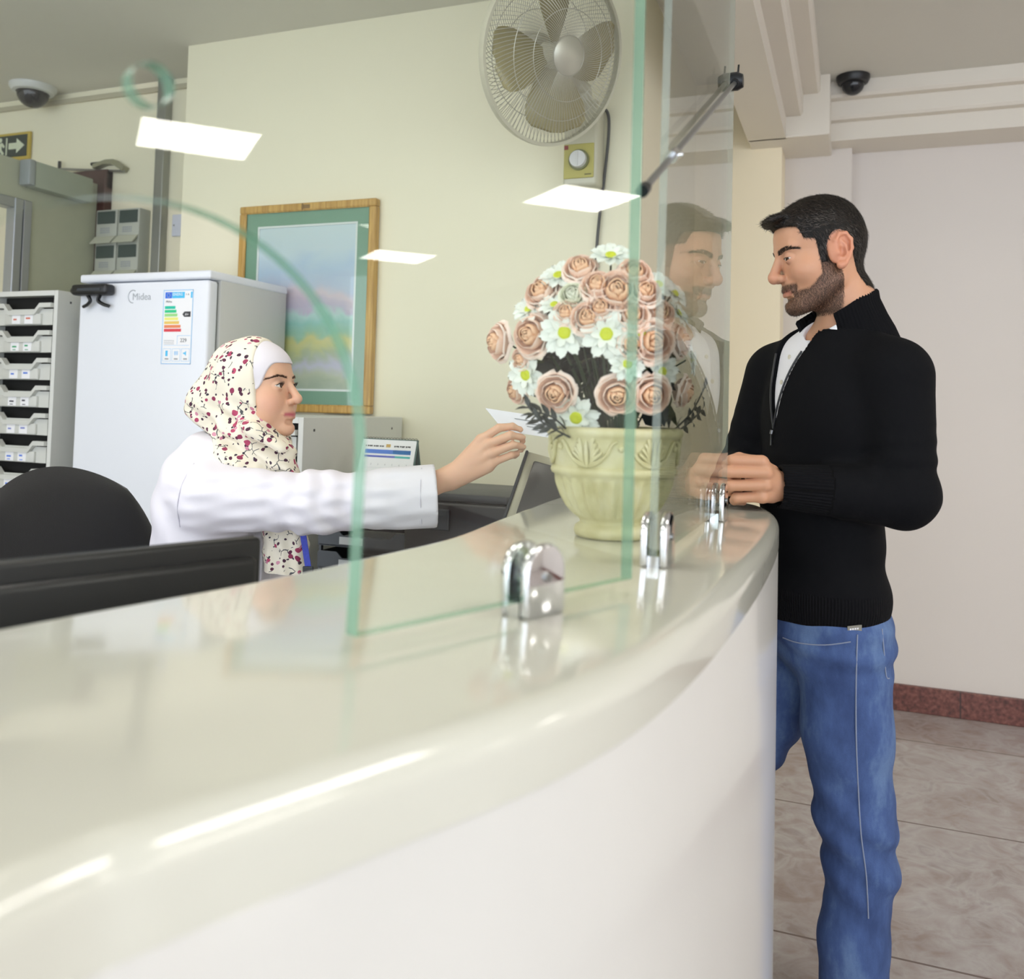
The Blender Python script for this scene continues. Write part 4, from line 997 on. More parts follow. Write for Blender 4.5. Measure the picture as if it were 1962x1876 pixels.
# ------------------------------------------------------------------ head, in a frame x forward, y left, z up (metres, adult male size)
def head_sdf(q, smile=.003, fem=False, ears=True, neck=None):
    qa = q.copy(); qa[:, 1] = np.abs(qa[:, 1])
    d = ell(q, (-.010, 0, .028), (.091, .076, .090))
    d = s_min(d, ell(q, (.02, 0, .042), (.067, .064, .060)), .02)
    d = s_min(d, ell(q, (.020, 0, -.035), (.066, .057 if fem else .060, .080)), .02)
    if fem:
        d = s_min(d, cap(qa, (.0, .045, -.055), (.066, .013, -.094), .018, .014), .022); d = s_min(d, sph(q, (.078, 0, -.094), .0145), .018)
    else:
        d = s_min(d, cap(qa, (-.004, .050, -.058), (.064, .020, -.097), .020, .017), .02); d = s_min(d, sph(q, (.077, 0, -.097), .0185), .016)
    d = s_min(d, ell(qa, (.050, .040, -.026), (.031, .026, .027)) if not fem else ell(qa, (.046, .037, -.036), (.036, .030, .040)), .022)                      # cheek bones
    d = s_min(d, cap(qa, (.078, .006, .020), (.070, .040, .024), .0115 if not fem else .0095, .009), .016)   # brow
    d = s_max(d, -sph(qa, (.1015, .0325, .002), .0175), .013)                                 # sockets
    d = s_min(d, ell(q, (.070, 0, -.058), (.022, .028, .022)), .014)
    mx = .0082 if not fem else .0072; lr = .82 if not fem else .74; lw = .0255 if not fem else .0285
    n = cap(q, (.082, 0, .016), (.106, 0, -.025), .0085 if not fem else .0075, .0105 if not fem else .009)
    n = s_min(n, sph(q, (.1065, 0, -.030), .0125 if not fem else .0105), .006); n = s_min(n, sph(qa, (.0955, .0125, -.034), .0085 if not fem else .007), .006)
    d = s_min(d, n, .008)
    d = s_max(d, -ell(qa, (.1035, .0065, -.0455), (.0058, .0034, .005)), .002)
    zc = -.0655+smile                                                                        # lips
    up = chain(qa, [(.0995-mx, 0, -.0600), (.0970-mx, .008, -.0598), (.0870-mx*.6, lw, zc)], [.0042*lr, .0045*lr, .0018], .003)
    lo = chain(qa, [(.0980-mx, 0, -.0700), (.0957-mx, .009, -.0693), (.0870-mx*.6, lw-.001, zc-.0005)], [.0058*lr, .0056*lr, .0018], .003)
    d = s_min(d, up, .005); d = s_min(d, lo, .005)
    d = s_max(d, -chain(qa, [(.1040-mx, 0, -.0645), (.1010-mx, .009, -.0642), (.0905-mx*.6, lw+.0005, zc), (.0875-mx*.6, lw+.0035, zc+.0016)], [.0014, .0014, .0012, .0008], .001), .002)
    d = s_max(d, -cap(qa, (.0965-mx, 0, -.0805), (.092-mx, .012, -.080), .0035, .003), .008)
    # eyelids
    e = qa-A3(EYE); sp = np.sqrt((e**2).sum(1))-.0140
    w = np.clip(1-(e[:, 1]/.0135)**2, 0, 1)
    zu = (.0052 if fem else .0020)*w-.0004+.05*e[:, 1]; zl = -(.0046 if fem else .0036)*w-.0004+.05*e[:, 1]
    sl = np.maximum(np.maximum(e[:, 2]-zu, zl-e[:, 2]), -e[:, 0]+.002)
    d = s_min(d, s_max(sp, -sl, .0012), .0025)
    if ears:
        E0 = A3((-.014, .0735, -.006)); o_ = A3((-.30, .93, .10)); o_ /= np.linalg.norm(o_); up_ = A3((-.17, -.03, .98)); up_ -= o_*(up_@o_); up_ /= np.linalg.norm(up_); bk_ = np.cross(o_, up_)
        if bk_[0] > 0: bk_ = -bk_
        L = (qa-E0)/1.13; t = np.stack([L@bk_, L@up_, L@o_], 1)
        h = chain(t, [(-.010, .000, .003), (-.011, .016, .005), (-.003, .029, .007), (.009, .030, .009), (.0175, .019, .010), (.0175, .003, .009), (.011, -.014, .007), (.003, -.025, .004), (-.006, -.028, .002)], [.003, .0036, .0038, .004, .004, .0038, .0036, .0045, .0055], .003)
        a = s_min(h, ell(t, (.003, .002, .001), (.0155, .027, .0042)), .004)
        a = s_min(a, chain(t, [(.001, .017, .004), (.0085, .008, .006), (.007, -.008, .005), (-.001, -.016, .003)], [.0028, .003, .003, .0028], .003), .003)
        a = s_max(a, -ell(t, (-.001, -.003, .008), (.0078, .0105, .0105)), .002); a = s_max(a, -chain(t, [(-.004, .020, .008), (.006, .023, .009), (.0125, .014, .009), (.0125, .0, .008)], [.0022, .0026, .0026, .002], .002), .002)
        a = s_min(a, sph(t, (-.0085, -.006, .004), .0046), .004); a = s_min(a, sph(t, (-.003, -.028, .002), .0070), .005)
        a = s_min(a, ell(t, (-.010, .004, -.006), (.012, .026, .010)), .006)
        d = s_min(d, a*1.13, .004)
    return d
EYE = (.0735, .0325, .003)
def skin_mat(name):
    s = NT(name); at_ = s.new('ShaderNodeAttribute', attribute_name='Col'); v = s.coord(); n = s.new('ShaderNodeTexNoise', Scale=90., Detail=4.); s.link(v, n.inputs['Vector'])
    s.link(s.mix(s.math('MULTIPLY', n.outputs['Fac'], .10), at_.outputs['Color'], 'B0705C'), s.b.inputs['Base Color'])
    s.b.inputs['Roughness'].default_value = .48; s.b.inputs['Subsurface Weight'].default_value = .18
    s.b.inputs['Subsurface Radius'].default_value = (.010, .004, .002); s.b.inputs['Subsurface Scale'].default_value = .6
    n2 = s.new('ShaderNodeTexNoise', Scale=700., Detail=2.); s.link(v, n2.inputs['Vector']); s.bump(n2.outputs['Fac'], .10, .001)
    return s.m
def blend(c, col, w): return c*(1-w[:, None])+A3(lin(col))[None]*w[:, None]
def sst(a, b, x): t = np.clip((x-a)/(b-a), 0, 1); return t*t*(3-2*t)
def eyeball(name, c, gaze, r, parent, iris='3A2418'):
    g = Vector(gaze).normalized(); M = g.to_track_quat('Z', 'Y').to_matrix().to_4x4()
    b = B(); vs = ellipsoid(b, (0, 0, 0), (r, r, r), 28, 40)
    for f in b.faces:
        a = f.calc_center_median().normalized().z; f.material_index = 2 if a > math.cos(.17) else (1 if a > math.cos(.44) else 0)
    for v in vs: v.co = (M @ v.co)+Vector(c)
    return obj(name, b, [mat('eye_white', 'E6E0DA', .15), mat('iris_'+iris, iris, .1), mat('pupil', '0A0807', .08)], parent, 80, world=True)
def strands(name, m, parent, pts, nrm, flow, L, w, seed=1, jit=.25, droop=0.):
    rng = np.random.default_rng(seed); n = len(pts); P = np.asarray(pts); N = np.asarray(nrm); Fl = np.asarray(flow)
    d = Fl+rng.normal(0, jit, (n, 3)); d = d-N*np.sum(d*N, 1)[:, None]*.9; d /= np.linalg.norm(d, axis=1)[:, None]+1e-9
    L = L*rng.uniform(.6, 1.25, n)[:, None]; s_ = np.cross(d, N); s_ /= np.linalg.norm(s_, axis=1)[:, None]+1e-9
    p0 = P-N*.0006; p1 = P+d*L*.5+N*L*.16; p2 = P+d*L+N*L*(.18-droop)
    V = np.stack([p0-s_*w, p0+s_*w, p1-s_*w*.8, p1+s_*w*.8, p2], 1).reshape(-1, 3)
    b0 = np.arange(n)*5; Q = np.stack([b0, b0+1, b0+3, b0+2], 1); T = np.stack([b0+2, b0+3, b0+4], 1)
    me = bpy.data.meshes.new(name); me.from_pydata(V.tolist(), [], Q.tolist()+T.tolist()); smooth(me, 180)
    return put(name, me, m, parent)
def finger(P, js, r): return chain(P, js, r, .003)
# ------------------------------------------------------------------ the man at the counter
def W3(*a): return at(*a)
YM, YT = math.radians(22), math.radians(32)          # head and torso turned towards the hall
fH = Vector((-math.cos(YM), -math.sin(YM), 0)); pit = math.radians(13)
fHd = fH*math.cos(pit)-Vector((0, 0, 1))*math.sin(pit); uH = fH*math.sin(pit)+Vector((0, 0, 1))*math.cos(pit)
HC = W3(1571, 489, 1.885)
hl, hw_, HR = frames(HC, fHd, uH, 1.0)
fT = Vector((-math.cos(YT), -math.sin(YT), 0)); lT = Vector((0, 0, 1)).cross(fT)
TC = W3(1577, 830, 1.93)
tl, tw, TR = frames(TC, fT, (0, 0, 1))
man = thing('person', 'standing man in black zip-neck sweater and blue jeans, fist on the counter', 'person', (TC.x, TC.y, 0), (0, 0, math.atan2(fT.y, fT.x)))
NB = W3(1612, 655, 1.905)                             # base of the neck
SL, EL, WL = W3(1712, 722, 1.79), W3(1731, 952, 1.745), W3(1497, 932, 1.752)
SR_, ER_, WR_ = W3(1492, 722, 2.07), W3(1428, 905, 2.12), W3(1398, 930, 1.88)
HL = {'i': [(1459, 884, 1.716), (1405, 882, 1.726), (1397, 893, 1.752), (1414, 898, 1.768)], 'm': [(1467, 905, 1.712), (1396, 904, 1.721), (1391, 914, 1.750), (1411, 918, 1.766)],
      'r': [(1465, 929, 1.714), (1400, 930, 1.723), (1396, 938, 1.750), (1414, 941, 1.766)], 'p': [(1459, 951, 1.722), (1411, 954, 1.730), (1407, 959, 1.750), (1423, 961, 1.762)]}
HL = {k: [W3(*a) for a in v] for k, v in HL.items()}
def man_hand_l(P):
    d = None
    for k, r in (('i', (.0122, .0112, .0098, .0088)), ('m', (.0124, .0114, .0100, .0088)), ('r', (.0122, .0110, .0096, .0086)), ('p', (.0114, .0100, .0090, .0082))):
        e = finger(P, HL[k], r); d = e if d is None else s_min(d, e, .0022)
    w = W3(1488, 930, 1.752)
    for k in 'imrp': d = s_min(d, cap(P, w, HL[k][0]+(w-HL[k][0])*.12, .022, .0125), .008)
    d = s_min(d, cap(P, W3(1478, 948, 1.748), HL['p'][0], .017, .012), .008)
    d = s_min(d, chain(P, [W3(1478, 905, 1.765), W3(1446, 884, 1.772), W3(1416, 877, 1.772), W3(1400, 880, 1.768)], [.016, .012, .0105, .009], .004), .005)
    d = s_min(d, cap(P, w, WL, .025, .027), .01)
    return d
HRJ = {'i': [(1402, 905, 1.82), (1392, 890, 1.79), (1404, 890, 1.778)], 'm': [(1398, 915, 1.815), (1386, 908, 1.788), (1400, 908, 1.775)], 'r': [(1396, 926, 1.815), (1385, 925, 1.788), (1400, 926, 1.776)], 'p': [(1397, 938, 1.82), (1389, 942, 1.795), (1402, 944, 1.782)]}
HRJ = {k: [W3(*a) for a in v] for k, v in HRJ.items()}
def man_hand_r(P):
    d = None
    for k in 'imrp':
        e = finger(P, HRJ[k], (.0105, .0092, .008)); e = s_min(e, cap(P, WR_, HRJ[k][0], .022, .012), .008); d = e if d is None else s_min(d, e, .003)
    return s_min(d, chain(P, [WR_, W3(1412, 905, 1.85), W3(1415, 885, 1.82)], [.018, .012, .009], .004), .005)
def man_body(P):
    d = head_sdf(hl(P))
    nk = chain(P, [hw_((-.026, 0, -.045)), hw_((-.036, 0, -.105)), NB], [.053, .0525, .060], .02)
    d = s_min(d, nk, .016)
    q = tl(P)
    t = union(.05, ell(q, (-.005, 0, .02), (.098, .155, .19)), ell(q, (.0, 0, -.20), (.092, .135, .17)), ell(q, (-.01, 0, -.36), (.098, .145, .12)))
    t = union(.04, t, cap(P, SL, NB, .045, .05), cap(P, SR_, NB, .045, .05))
    for s_, e_, w_ in ((SL, EL, WL), (SR_, ER_, WR_)): t = union(.02, t, cap(P, s_, e_, .045, .038), cap(P, e_, w_, .038, .026))
    for c in LEGS: t = union(.03, t, chain(P, [c[0], c[1], c[2]], [.075, .052, .04], .02), cap(P, c[2], c[2]+fT*.16-Vector((0, 0, .04)), .035, .025))
    d = s_min(d, t, .02)
    d = s_min(d, man_hand_l(P), .006); d = s_min(d, man_hand_r(P), .006)
    return d
LEGS = [(W3(1618, 1240, 1.86), W3(1640, 1580, 1.85), W3(1636, 1900, 1.86)), (W3(1537, 1240, 2.02), W3(1368, 1530, 2.07), W3(1345, 1860, 2.14))]
bb = [(-.62, .36), (1.55, 2.35), (-.02, 1.80)]
hx = sorted((HC.x-.16, HC.x+.16)); 
me, V = sdf_mesh('body', man_body, axis(-.48, .30, .012, [(HC.x-.135, HC.x+.125, .0017), (-.27, -.10, .0022)]), axis(1.66, 2.30, .012, [(HC.y-.12, HC.y+.10, .0017), (1.74, 1.84, .0022)]),
                 axis(.0, 1.80, .012, [(1.10, 1.235, .0022), (HC.z-.16, HC.z+.135, .0017)]))
q = hl(V.astype(np.float32)); qa = q.copy(); qa[:, 1] = np.abs(qa[:, 1])
col = np.tile(A3(lin('CB9A7B'))[None], (len(V), 1)); isH = np.linalg.norm(q, axis=1) < .17
nz = np.sin(q[:, 0]*900+np.sin(q[:, 2]*700)*2)*np.sin(q[:, 2]*820+q[:, 1]*500)*.5+.5
def gz(c, s): return np.exp(-((qa-A3(c))**2).sum(1)/(s*s))*isH
col = blend(col, 'C4806A', .5*gz((.108, 0, -.03), .018)+.25*gz((.07, .04, -.025), .022)); ear = isH*(qa[:, 1] > .070)*(q[:, 0] < .012)*(q[:, 0] > -.05)
col = blend(col, 'CF866C', .55*ear)
col = blend(col, 'B4897A', .45*gz((.085, .034, .0), .013))
zc_ = -.0625
lip = isH*(np.abs(q[:, 1]) < .026)*np.exp(-((q[:, 2]-zc_+.0025)/.0075)**4)*(q[:, 0] > .083)*sst(.027, .020, qa[:, 1])
col = blend(col, 'B5705F', .8*lip)
def beard_mask(q):
    ya = np.abs(q[:, 1]); x, z = q[:, 0], q[:, 2]
    line = np.where(x < .075, -.035-.030*sst(.015, .06, x)+.012*sst(.03, .01, x), -.050)      # cheek line
    side = sst(line+.004, line-.006, z)*(x > -.012)
    sb = (x < .028)*(x > -.002)*sst(.03, .02, z)*(z > -.06)                                    # sideburn
    m = np.maximum(side*sst(-.012, .0, x-(z+.11)*-.25), sb)
    m = m*sst(-.122, -.113, z+.25*np.clip(.05-x, 0, .1))
    must = (x > .070)*sst(.040, .028, ya)*sst(-.0455, -.052, z)*sst(-.0665, -.0580, z)
    mouth = (x > .08)*(ya < .024)*(z < -.0585)*(z > -.0775)
    m = np.where(mouth, 0, m); m = np.maximum(m, must*.9)
    nose = (x > .093)*(z > -.050)
    return np.where(nose, 0, np.clip(m, 0, 1))
earx = (qa[:, 1] > .0725)*(q[:, 0] < .014)*(q[:, 0] > -.06)
bm_ = beard_mask(q)*isH*(1-earx)
col = blend(col, '4F382A', bm_*(.62+.2*nz))
HX = [-.12, -.085, -.062, -.050, -.040, .004, .006, .026, .030, .050, .056, .075, .13]
HZ = [-.092, -.094, -.084, -.055, .010, .028, -.022, -.022, .030, .036, .062, .070, .076]
def hair_g(q): return q[:, 2]-np.interp(q[:, 0], HX, HZ)   # >0 where scalp hair grows
hm = sst(-.004, .004, hair_g(q))*isH*(1-ear)*(1-earx)*(q[:, 2] > -.1)
col = blend(col, '2A2019', hm*.92)
vcol(me, 'Col', col)
body = put('body', me, skin_mat('man_skin'), man)
# scalp hair: short, dark, brushed forward into a small quiff
def man_hair(P):
    q = hl(P); ya = np.abs(q[:, 1]); x, z = q[:, 0], q[:, 2]
    t = .0014+.0018*sst(.0, .04, z)+.0055*sst(.04, .11, z)+.0007*np.sin(x*420+np.sin(z*300))*np.sin(ya*380)
    d = s_min(head_sdf(q, ears=False), chain(P, [hw_((-.026, 0, -.045)), hw_((-.036, 0, -.105)), NB], [.053, .0525, .060], .02), .016)-t
    d = s_min(d, ell(q, (.075, 0, .091), (.028, .045, .012)), .012)
    d = s_min(d, cap(q, (.088, -.03, .088), (.090, .03, .089), .0075), .01)
    # lower hairline: forehead, temple corner, sideburn, round the ear, nape
    zl = np.interp(x, HX, HZ)
    d = np.maximum(d, (zl-z)*.55)
    ear_ = ell(q, (-.016, 0, -.004), (.029, 1., .042)); d = np.maximum(d, -ear_*.8)
    return d
mh, Vh = sdf_mesh('hair', man_hair, axis(HC.x-.15, HC.x+.14, .0024), axis(HC.y-.12, HC.y+.12, .0024), axis(HC.z-.13, HC.z+.15, .0024))
M_HAIR = mat('black_hair', '0F0C0A', .55, spec=.22, noise=.3, nscale=200, bump=.5, bscale=500, bdist=.001)
Nh = np.zeros((len(Vh), 3), np.float32); mh.vertices.foreach_get('normal', Nh.ravel()); Nh = Nh.reshape(-1, 3)
hair = put('hair', mh, M_HAIR, man)
qh = hl(Vh.astype(np.float32)); sel = RNG.permutation(len(Vh))[:9000]
fl = np.where((qh[sel, 2] > .045)[:, None], np.array([.8, 0, .15]), np.array([-.25, 0, -.9])) @ HR
strands('hair_strands', mat('painted_hair_sheen', '2B221C', .38, noise=.4, nscale=300), hair, Vh[sel], Nh[sel], fl, .011, .00042, 3, .3)  # strands coloured lighter than the hair, painting in its highlights
# beard strands
Nb = np.zeros(len(V)*3, np.float32); 
me.vertices.foreach_get('normal', Nb); Nb = Nb.reshape(-1, 3)
Rm = np.array(man.rotation_euler.to_matrix()); Nb = Nb @ Rm.T
cand = np.where((bm_ > .35))[0]; cand = cand[RNG.random(len(cand)) < np.minimum(1, 9000/len(cand))]
fl = np.tile(np.array([.15, 0, -1.0]), (len(cand), 1)) @ HR
strands('beard', mat('beard_hair', '3A281D', .55, noise=.4, nscale=300), man, V[cand], Nb[cand], fl, .0058, .00028, 5, .45)
# brows, lashes, eyes
headf = lambda P: head_sdf(hl(P))
def on_face(y, z, off=0.): 
    p = march(headf, hw_((.16, y, z)), hw_((.0, y, z))-hw_((.16, y, z)) if False else (hw_((.15, y, z))-hw_((.16, y, z))).normalized(), 0, .2)
    return p
def brow_strands(name, m, parent, hw, facef, pts, n, L, w, seed, R):
    rng = np.random.default_rng(seed); P, N, F_ = [], [], []
    for _ in range(n):
        t = rng.uniform(0, len(pts)-1.001); i = int(t); a = t-i
        y, z, h = [pts[i][k]*(1-a)+pts[i+1][k]*a for k in range(3)]
        sg = parent_sign
        z += rng.uniform(-h, h)
        o = hw((.16, y*sg, z)); dd = (hw((.15, y*sg, z))-o).normalized(); p = march(facef, o, dd, 0, .2)
        if p is None: continue
        P.append(p); N.append(grad(facef, p)); F_.append(np.array([-.3, .95*sg, .25-.5*a if i > len(pts)//2 else .35]) @ R)
    return strands(name, m, parent, np.array(P), np.array(N), np.array(F_), L, w, seed, .18)
M_BROWM = mat('dark_brow', '2A1E17', .6)
for parent_sign in (1, -1):
    brow_strands('eyebrow', M_BROWM, man, hw_, headf, [(.010, .0180, .0042), (.022, .0210, .0046), (.036, .0235, .0040), (.048, .0215, .0028), (.054, .0180, .0012)], 520, .0070, .00032, 11, HR)
    g = hw_((.2, .030*parent_sign+.075, -.05))-hw_((.0735, .0325*parent_sign, .003)); eyeball('eye', hw_((.0735, .0325*parent_sign, .003)), g+lT*.0, .0128, man)
    b = B(); pts = []
    for k in range(9):
        y = -.0115+.023*k/8; w = max(0, 1-(y/.0135)**2); z = .0020*w-.0002+.05*y; xx = math.sqrt(max(1e-6, .0143**2-y*y-z*z)); pts.append(hw_((.0735+xx, (.0325+y)*parent_sign, .003+z)))
    tube(b, pts, [.0003]+[.0008]*7+[.0003], 6); obj('eyelashes', b, M_HAIR, man, 80, world=True)

# ------------------------------------------------------------------ his clothes
def rib_mat(name, col, rough=.85, wave=.006):
    s = NT(name); c = lin(col); s.b.inputs['Roughness'].default_value = rough; s.b.inputs['Specular IOR Level'].default_value = .15
    r = s.new('ShaderNodeAttribute', attribute_name='rib'); m = s.new('ShaderNodeAttribute', attribute_name='ribmask')
    v = s.math('SINE', s.math('MULTIPLY', r.outputs['Fac'], 2*PI/wave))
    n = s.new('ShaderNodeTexNoise', Scale=420., Detail=2.); s.link(s.coord(), n.inputs['Vector'])
    hgt = s.math('ADD', s.math('MULTIPLY', s.math('MULTIPLY', v, m.outputs['Fac']), .8), s.math('MULTIPLY', n.outputs['Fac'], .35))
    s.b.inputs['Base Color'].default_value = (*c, 1); s.bump(hgt, .8, .0016)
    return s.m
M_SWEAT = rib_mat('black_knit', '090A0E')
VZB = float(tl(A3(W3(1474, 822, 1.83))[None])[0, 2])         # height of the bottom of the zip opening
def torso(P, off=0.):
    q = tl(P); ang = np.arctan2(q[:, 1], q[:, 0])
    t = ell(q, (-.006, 0, .03), (.122, .178, .215)); t = s_min(t, ell(q, (.006, 0, -.19), (.118, .158, .20)), .06); t = s_min(t, ell(q, (-.002, 0, -.34), (.128, .165, .13)), .05)
    t = s_min(t, cap(P, SL+(NB-SL)*.06, NB, .066, .060), .04); t = s_min(t, cap(P, SR_+(NB-SR_)*.06, NB, .066, .060), .04)
    return t-off
def arms(P):
    d = None
    for s_, e_, w_ in ((SL, EL, WL), (SR_, ER_, WR_)):
        e = s_min(cap(P, s_, e_, .076, .062), cap(P, e_, w_, .062, .043), .025); d = e if d is None else np.minimum(d, e)
    # creases inside and around the elbow
    fold = 0
    for c, amp, fr in ((EL, .0035, 150), (ER_, .003, 150)):
        r = P-A3(c); rr = np.sqrt((r**2).sum(1)); fold = fold+amp*np.exp(-(rr/.10)**2)*np.sin(rr*fr+r[:, 2]*40)
    return d+fold
HEMZ = float(tl(A3(W3(1600, 1207, 1.9))[None])[0, 2])
def sweater(P):
    q = tl(P); t = torso(P)
    t = t+.003*np.sin(q[:, 2]*46+q[:, 1]*30)*sst(.05, -.15, q[:, 2])*sst(-.36, -.28, q[:, 2])+.005*np.exp(-((q[:, 2]+.27)/.03)**2)
    d = s_min(t, arms(P), .028)
    d = np.maximum(d, (HEMZ+.014*q[:, 0]/.12-.012*np.abs(q[:, 1])/.16-q[:, 2]))                                   # hem
    wv = np.clip((q[:, 2]-VZB)*.30, 0, .064)
    d = s_max(d, -np.maximum(np.maximum(np.abs(q[:, 1])-wv, .03-q[:, 0]), VZB-q[:, 2]), .003)
    d = np.maximum(d, -cap(P, NB+Vector((0, 0, -.02))+fT*.01, NB+Vector((0, 0, .25))+fT*.10, .050, .062))
    d = np.maximum(d, -np.maximum(cap(P, EL, W3(1440, 930, 1.752), .036), (P-A3(WL))@A3((WL-EL).normalized())*-1-.004)) 
    ax = (WL-EL).normalized(); d = np.where(((P-A3(EL))@A3(ax) > .05), np.maximum(d, np.where(np.linalg.norm(P-A3(WL), axis=1) < .12, (P-A3(WL))@A3(ax)-.006, -1)), d)
    return d
ms, Vs = sdf_mesh('sweater', sweater, axis(-.50, .30, .0042), axis(1.62, 2.34, .0042), axis(.80, 1.62, .0042))
qs = tl(Vs.astype(np.float32)); P_ = Vs
rib = np.arctan2(qs[:, 1], qs[:, 0])*.15; hemm = sst(HEMZ+.098, HEMZ+.092, qs[:, 2])
ax = A3((WL-EL).normalized()); rel = P_-A3(WL); along = rel@ax; rad = rel-along[:, None]*ax; u1 = np.cross(ax, A3((0, 0, 1))); u1 /= np.linalg.norm(u1); u2 = np.cross(ax, u1)
ca = np.arctan2(rad@u2, rad@u1); cuff = (np.linalg.norm(rad, axis=1) < .07)*(along > -.088)*(along < .03)
rib = np.where(cuff, ca*.043, rib); vfloat(ms, 'rib', rib); vfloat(ms, 'ribmask', np.maximum(hemm, cuff))
sw = put('sweater', ms, M_SWEAT, man)
# ribbed stand collar, open at the front
cu = (Vector((0, 0, 1))*math.cos(math.radians(20))+fT*math.sin(math.radians(20))).normalized(); cl_, cwf, _ = frames(NB+Vector((0, 0, .036))-fT*.012+lT*.012, (fT-cu*fT.dot(cu)), cu)
b = B(); N_ = 160; rows = [(-.055, .084, .0), (-.030, .081, 0), (.0, .0745, 0), (.036, .0695, 0), (.052, .0715, 0), (.057, .069, 0), (.052, .066, 0), (.0, .064, 0)]
Vt = []
for i in range(N_+1):
    a = math.radians(40)+(2*PI-math.radians(80))*i/N_; rip = .0009*math.sin(i*PI*.62)
    dip = .020*max(0, math.cos(a))*1.2; flr = 1+(.75 if a > PI else .05)*max(0, math.cos(a))**2*1.0
    Vt.append([b.verts.new(cwf(((r+.002+rip)*flr*math.cos(a)*1.02, (r+.002+rip)*flr*math.sin(a), h-(dip if h > 0 else dip*1.8)))) for h, r, _ in rows])
for i in range(N_):
    for j in range(len(rows)-1): b.faces.new((Vt[i][j], Vt[i+1][j], Vt[i+1][j+1], Vt[i][j+1]))
for i in (0, N_): b.faces.new(Vt[i] if i else Vt[i][::-1])
obj('collar', b, mat('black_rib', '090A0E', .85, spec=.15, bump=.4, bscale=600), sw, 50, world=True)
# zip tape edges and puller
swf = lambda P: torso(P)
M_ZIP = mat('zip_black', '2A2C30', .35, .4)
for sg in (1, -1):
    pts = []
    for k in range(13):
        z = VZB+(.165)*k/12; y = sg*min(.064, (z-VZB)*.30)
        o = tw((.30, y, z)); p = march(torso, o, -fT, 0, .4)
        if p is not None: pts.append(p+fT*.001)
    b = B(); tube(b, pts, .0024, 7); obj('zip', b, M_ZIP, sw, 60, world=True)
zp = march(torso, tw((.3, 0, VZB-.004)), -fT, 0, .4); b = B(); tube(b, [zp+fT*.004, zp+fT*.006-Vector((0, 0, .008))], .004, 8); tube(b, [zp+fT*.006-Vector((0, 0, .008)), zp+fT*.006-Vector((0, 0, .032))], [.0025, .0035], 8, flat=.6); obj('zip_pull', b, mat('pull_steel', '6E7072', .3, .8), sw, 60, world=True)
# hem label
hp = [seen(lambda P: sweater(P), *a) for a in ((1623, 1199), (1650, 1196), (1650, 1207), (1623, 1210))]
if all(hp):
    b = B(); n_ = (hp[1]-hp[0]).cross(hp[3]-hp[0]).normalized(); n_ = n_ if n_.dot(CAM-hp[0]) > 0 else -n_
    a_ = [b.verts.new(p+n_*.0035) for p in hp]; c_ = [b.verts.new(p+n_*.0018) for p in hp]; b.faces.new(a_); b.faces.new(c_[::-1])
    for i in range(4): b.faces.new((a_[i], a_[(i+1) % 4], c_[(i+1) % 4], c_[i]))
    for i in range(4):
        f0 = .15+.17*i; p = hp[0]+(hp[1]-hp[0])*f0+(hp[3]-hp[0])*.35; e1, e2 = (hp[1]-hp[0])*.12, (hp[3]-hp[0])*.3
        b.faces.new([b.verts.new(p+n_*.0037+x) for x in (Vector(), e1, e1+e2, e2)]).material_index = 1
    obj('hem_label', b, [mat('woven_label', '8E8C82', .6), M_PAPER], sw, world=True, label='small grey woven label at the sweater hem')
# white shirt under the sweater
def shirt(P):
    d = torso(P, -.009); q = tl(P); d = np.maximum(d, -cap(P, NB+Vector((0, 0, .0))+fT*.03, NB+Vector((0, 0, .25))+fT*.13, .042, .058)); d = np.maximum(d, .0-q[:, 0]); return np.maximum(d, VZB-.02-q[:, 2])
msh, Vsh = sdf_mesh('shirt', shirt, axis(-.35, .15, .004), axis(1.65, 2.2, .004), axis(1.2, 1.62, .004))
M_SHIRT = mat('white_shirt', 'E9EAF0', .7, bump=.1, bscale=800)
sh = put('shirt', msh, M_SHIRT, man)
b = B()                                      # folded shirt collar leaves either side of the throat
for sg in (1, -1):
    rows = []
    for i in range(13):
        a = sg*(math.radians(10)+math.radians(36)*i/12); dip = .026*max(0, math.cos(a))
        out = []
        for h, r in ((.030, .0620), (.037, .0635), (.035, .0655), (.010, .0690), (-.016-.018*max(0, math.cos(a)*2-1), .0745)):
            out.append(b.verts.new(cwf((r*math.cos(a)*1.04+.013, r*1.03*math.sin(a), h-dip-.004))))
        rows.append(out)
    for i in range(12):
        for j in range(4): b.faces.new((rows[i][j], rows[i+1][j], rows[i+1][j+1], rows[i][j+1]))
so = obj('shirt_collar', b, M_SHIRT, sh, 50, world=True); md = so.modifiers.new('thick', 'SOLIDIFY'); md.thickness = .0018
b = B()
for z in (.10, .155): 
    p = march(shirt, tw((.3, .0, VZB+z)), -fT, 0, .4)
    if p is not None: tube(b, [p, p+fT*.002], .0052, 12)
obj('button', b, mat('shirt_button', 'D8D4C4', .3), sh, 60, world=True)
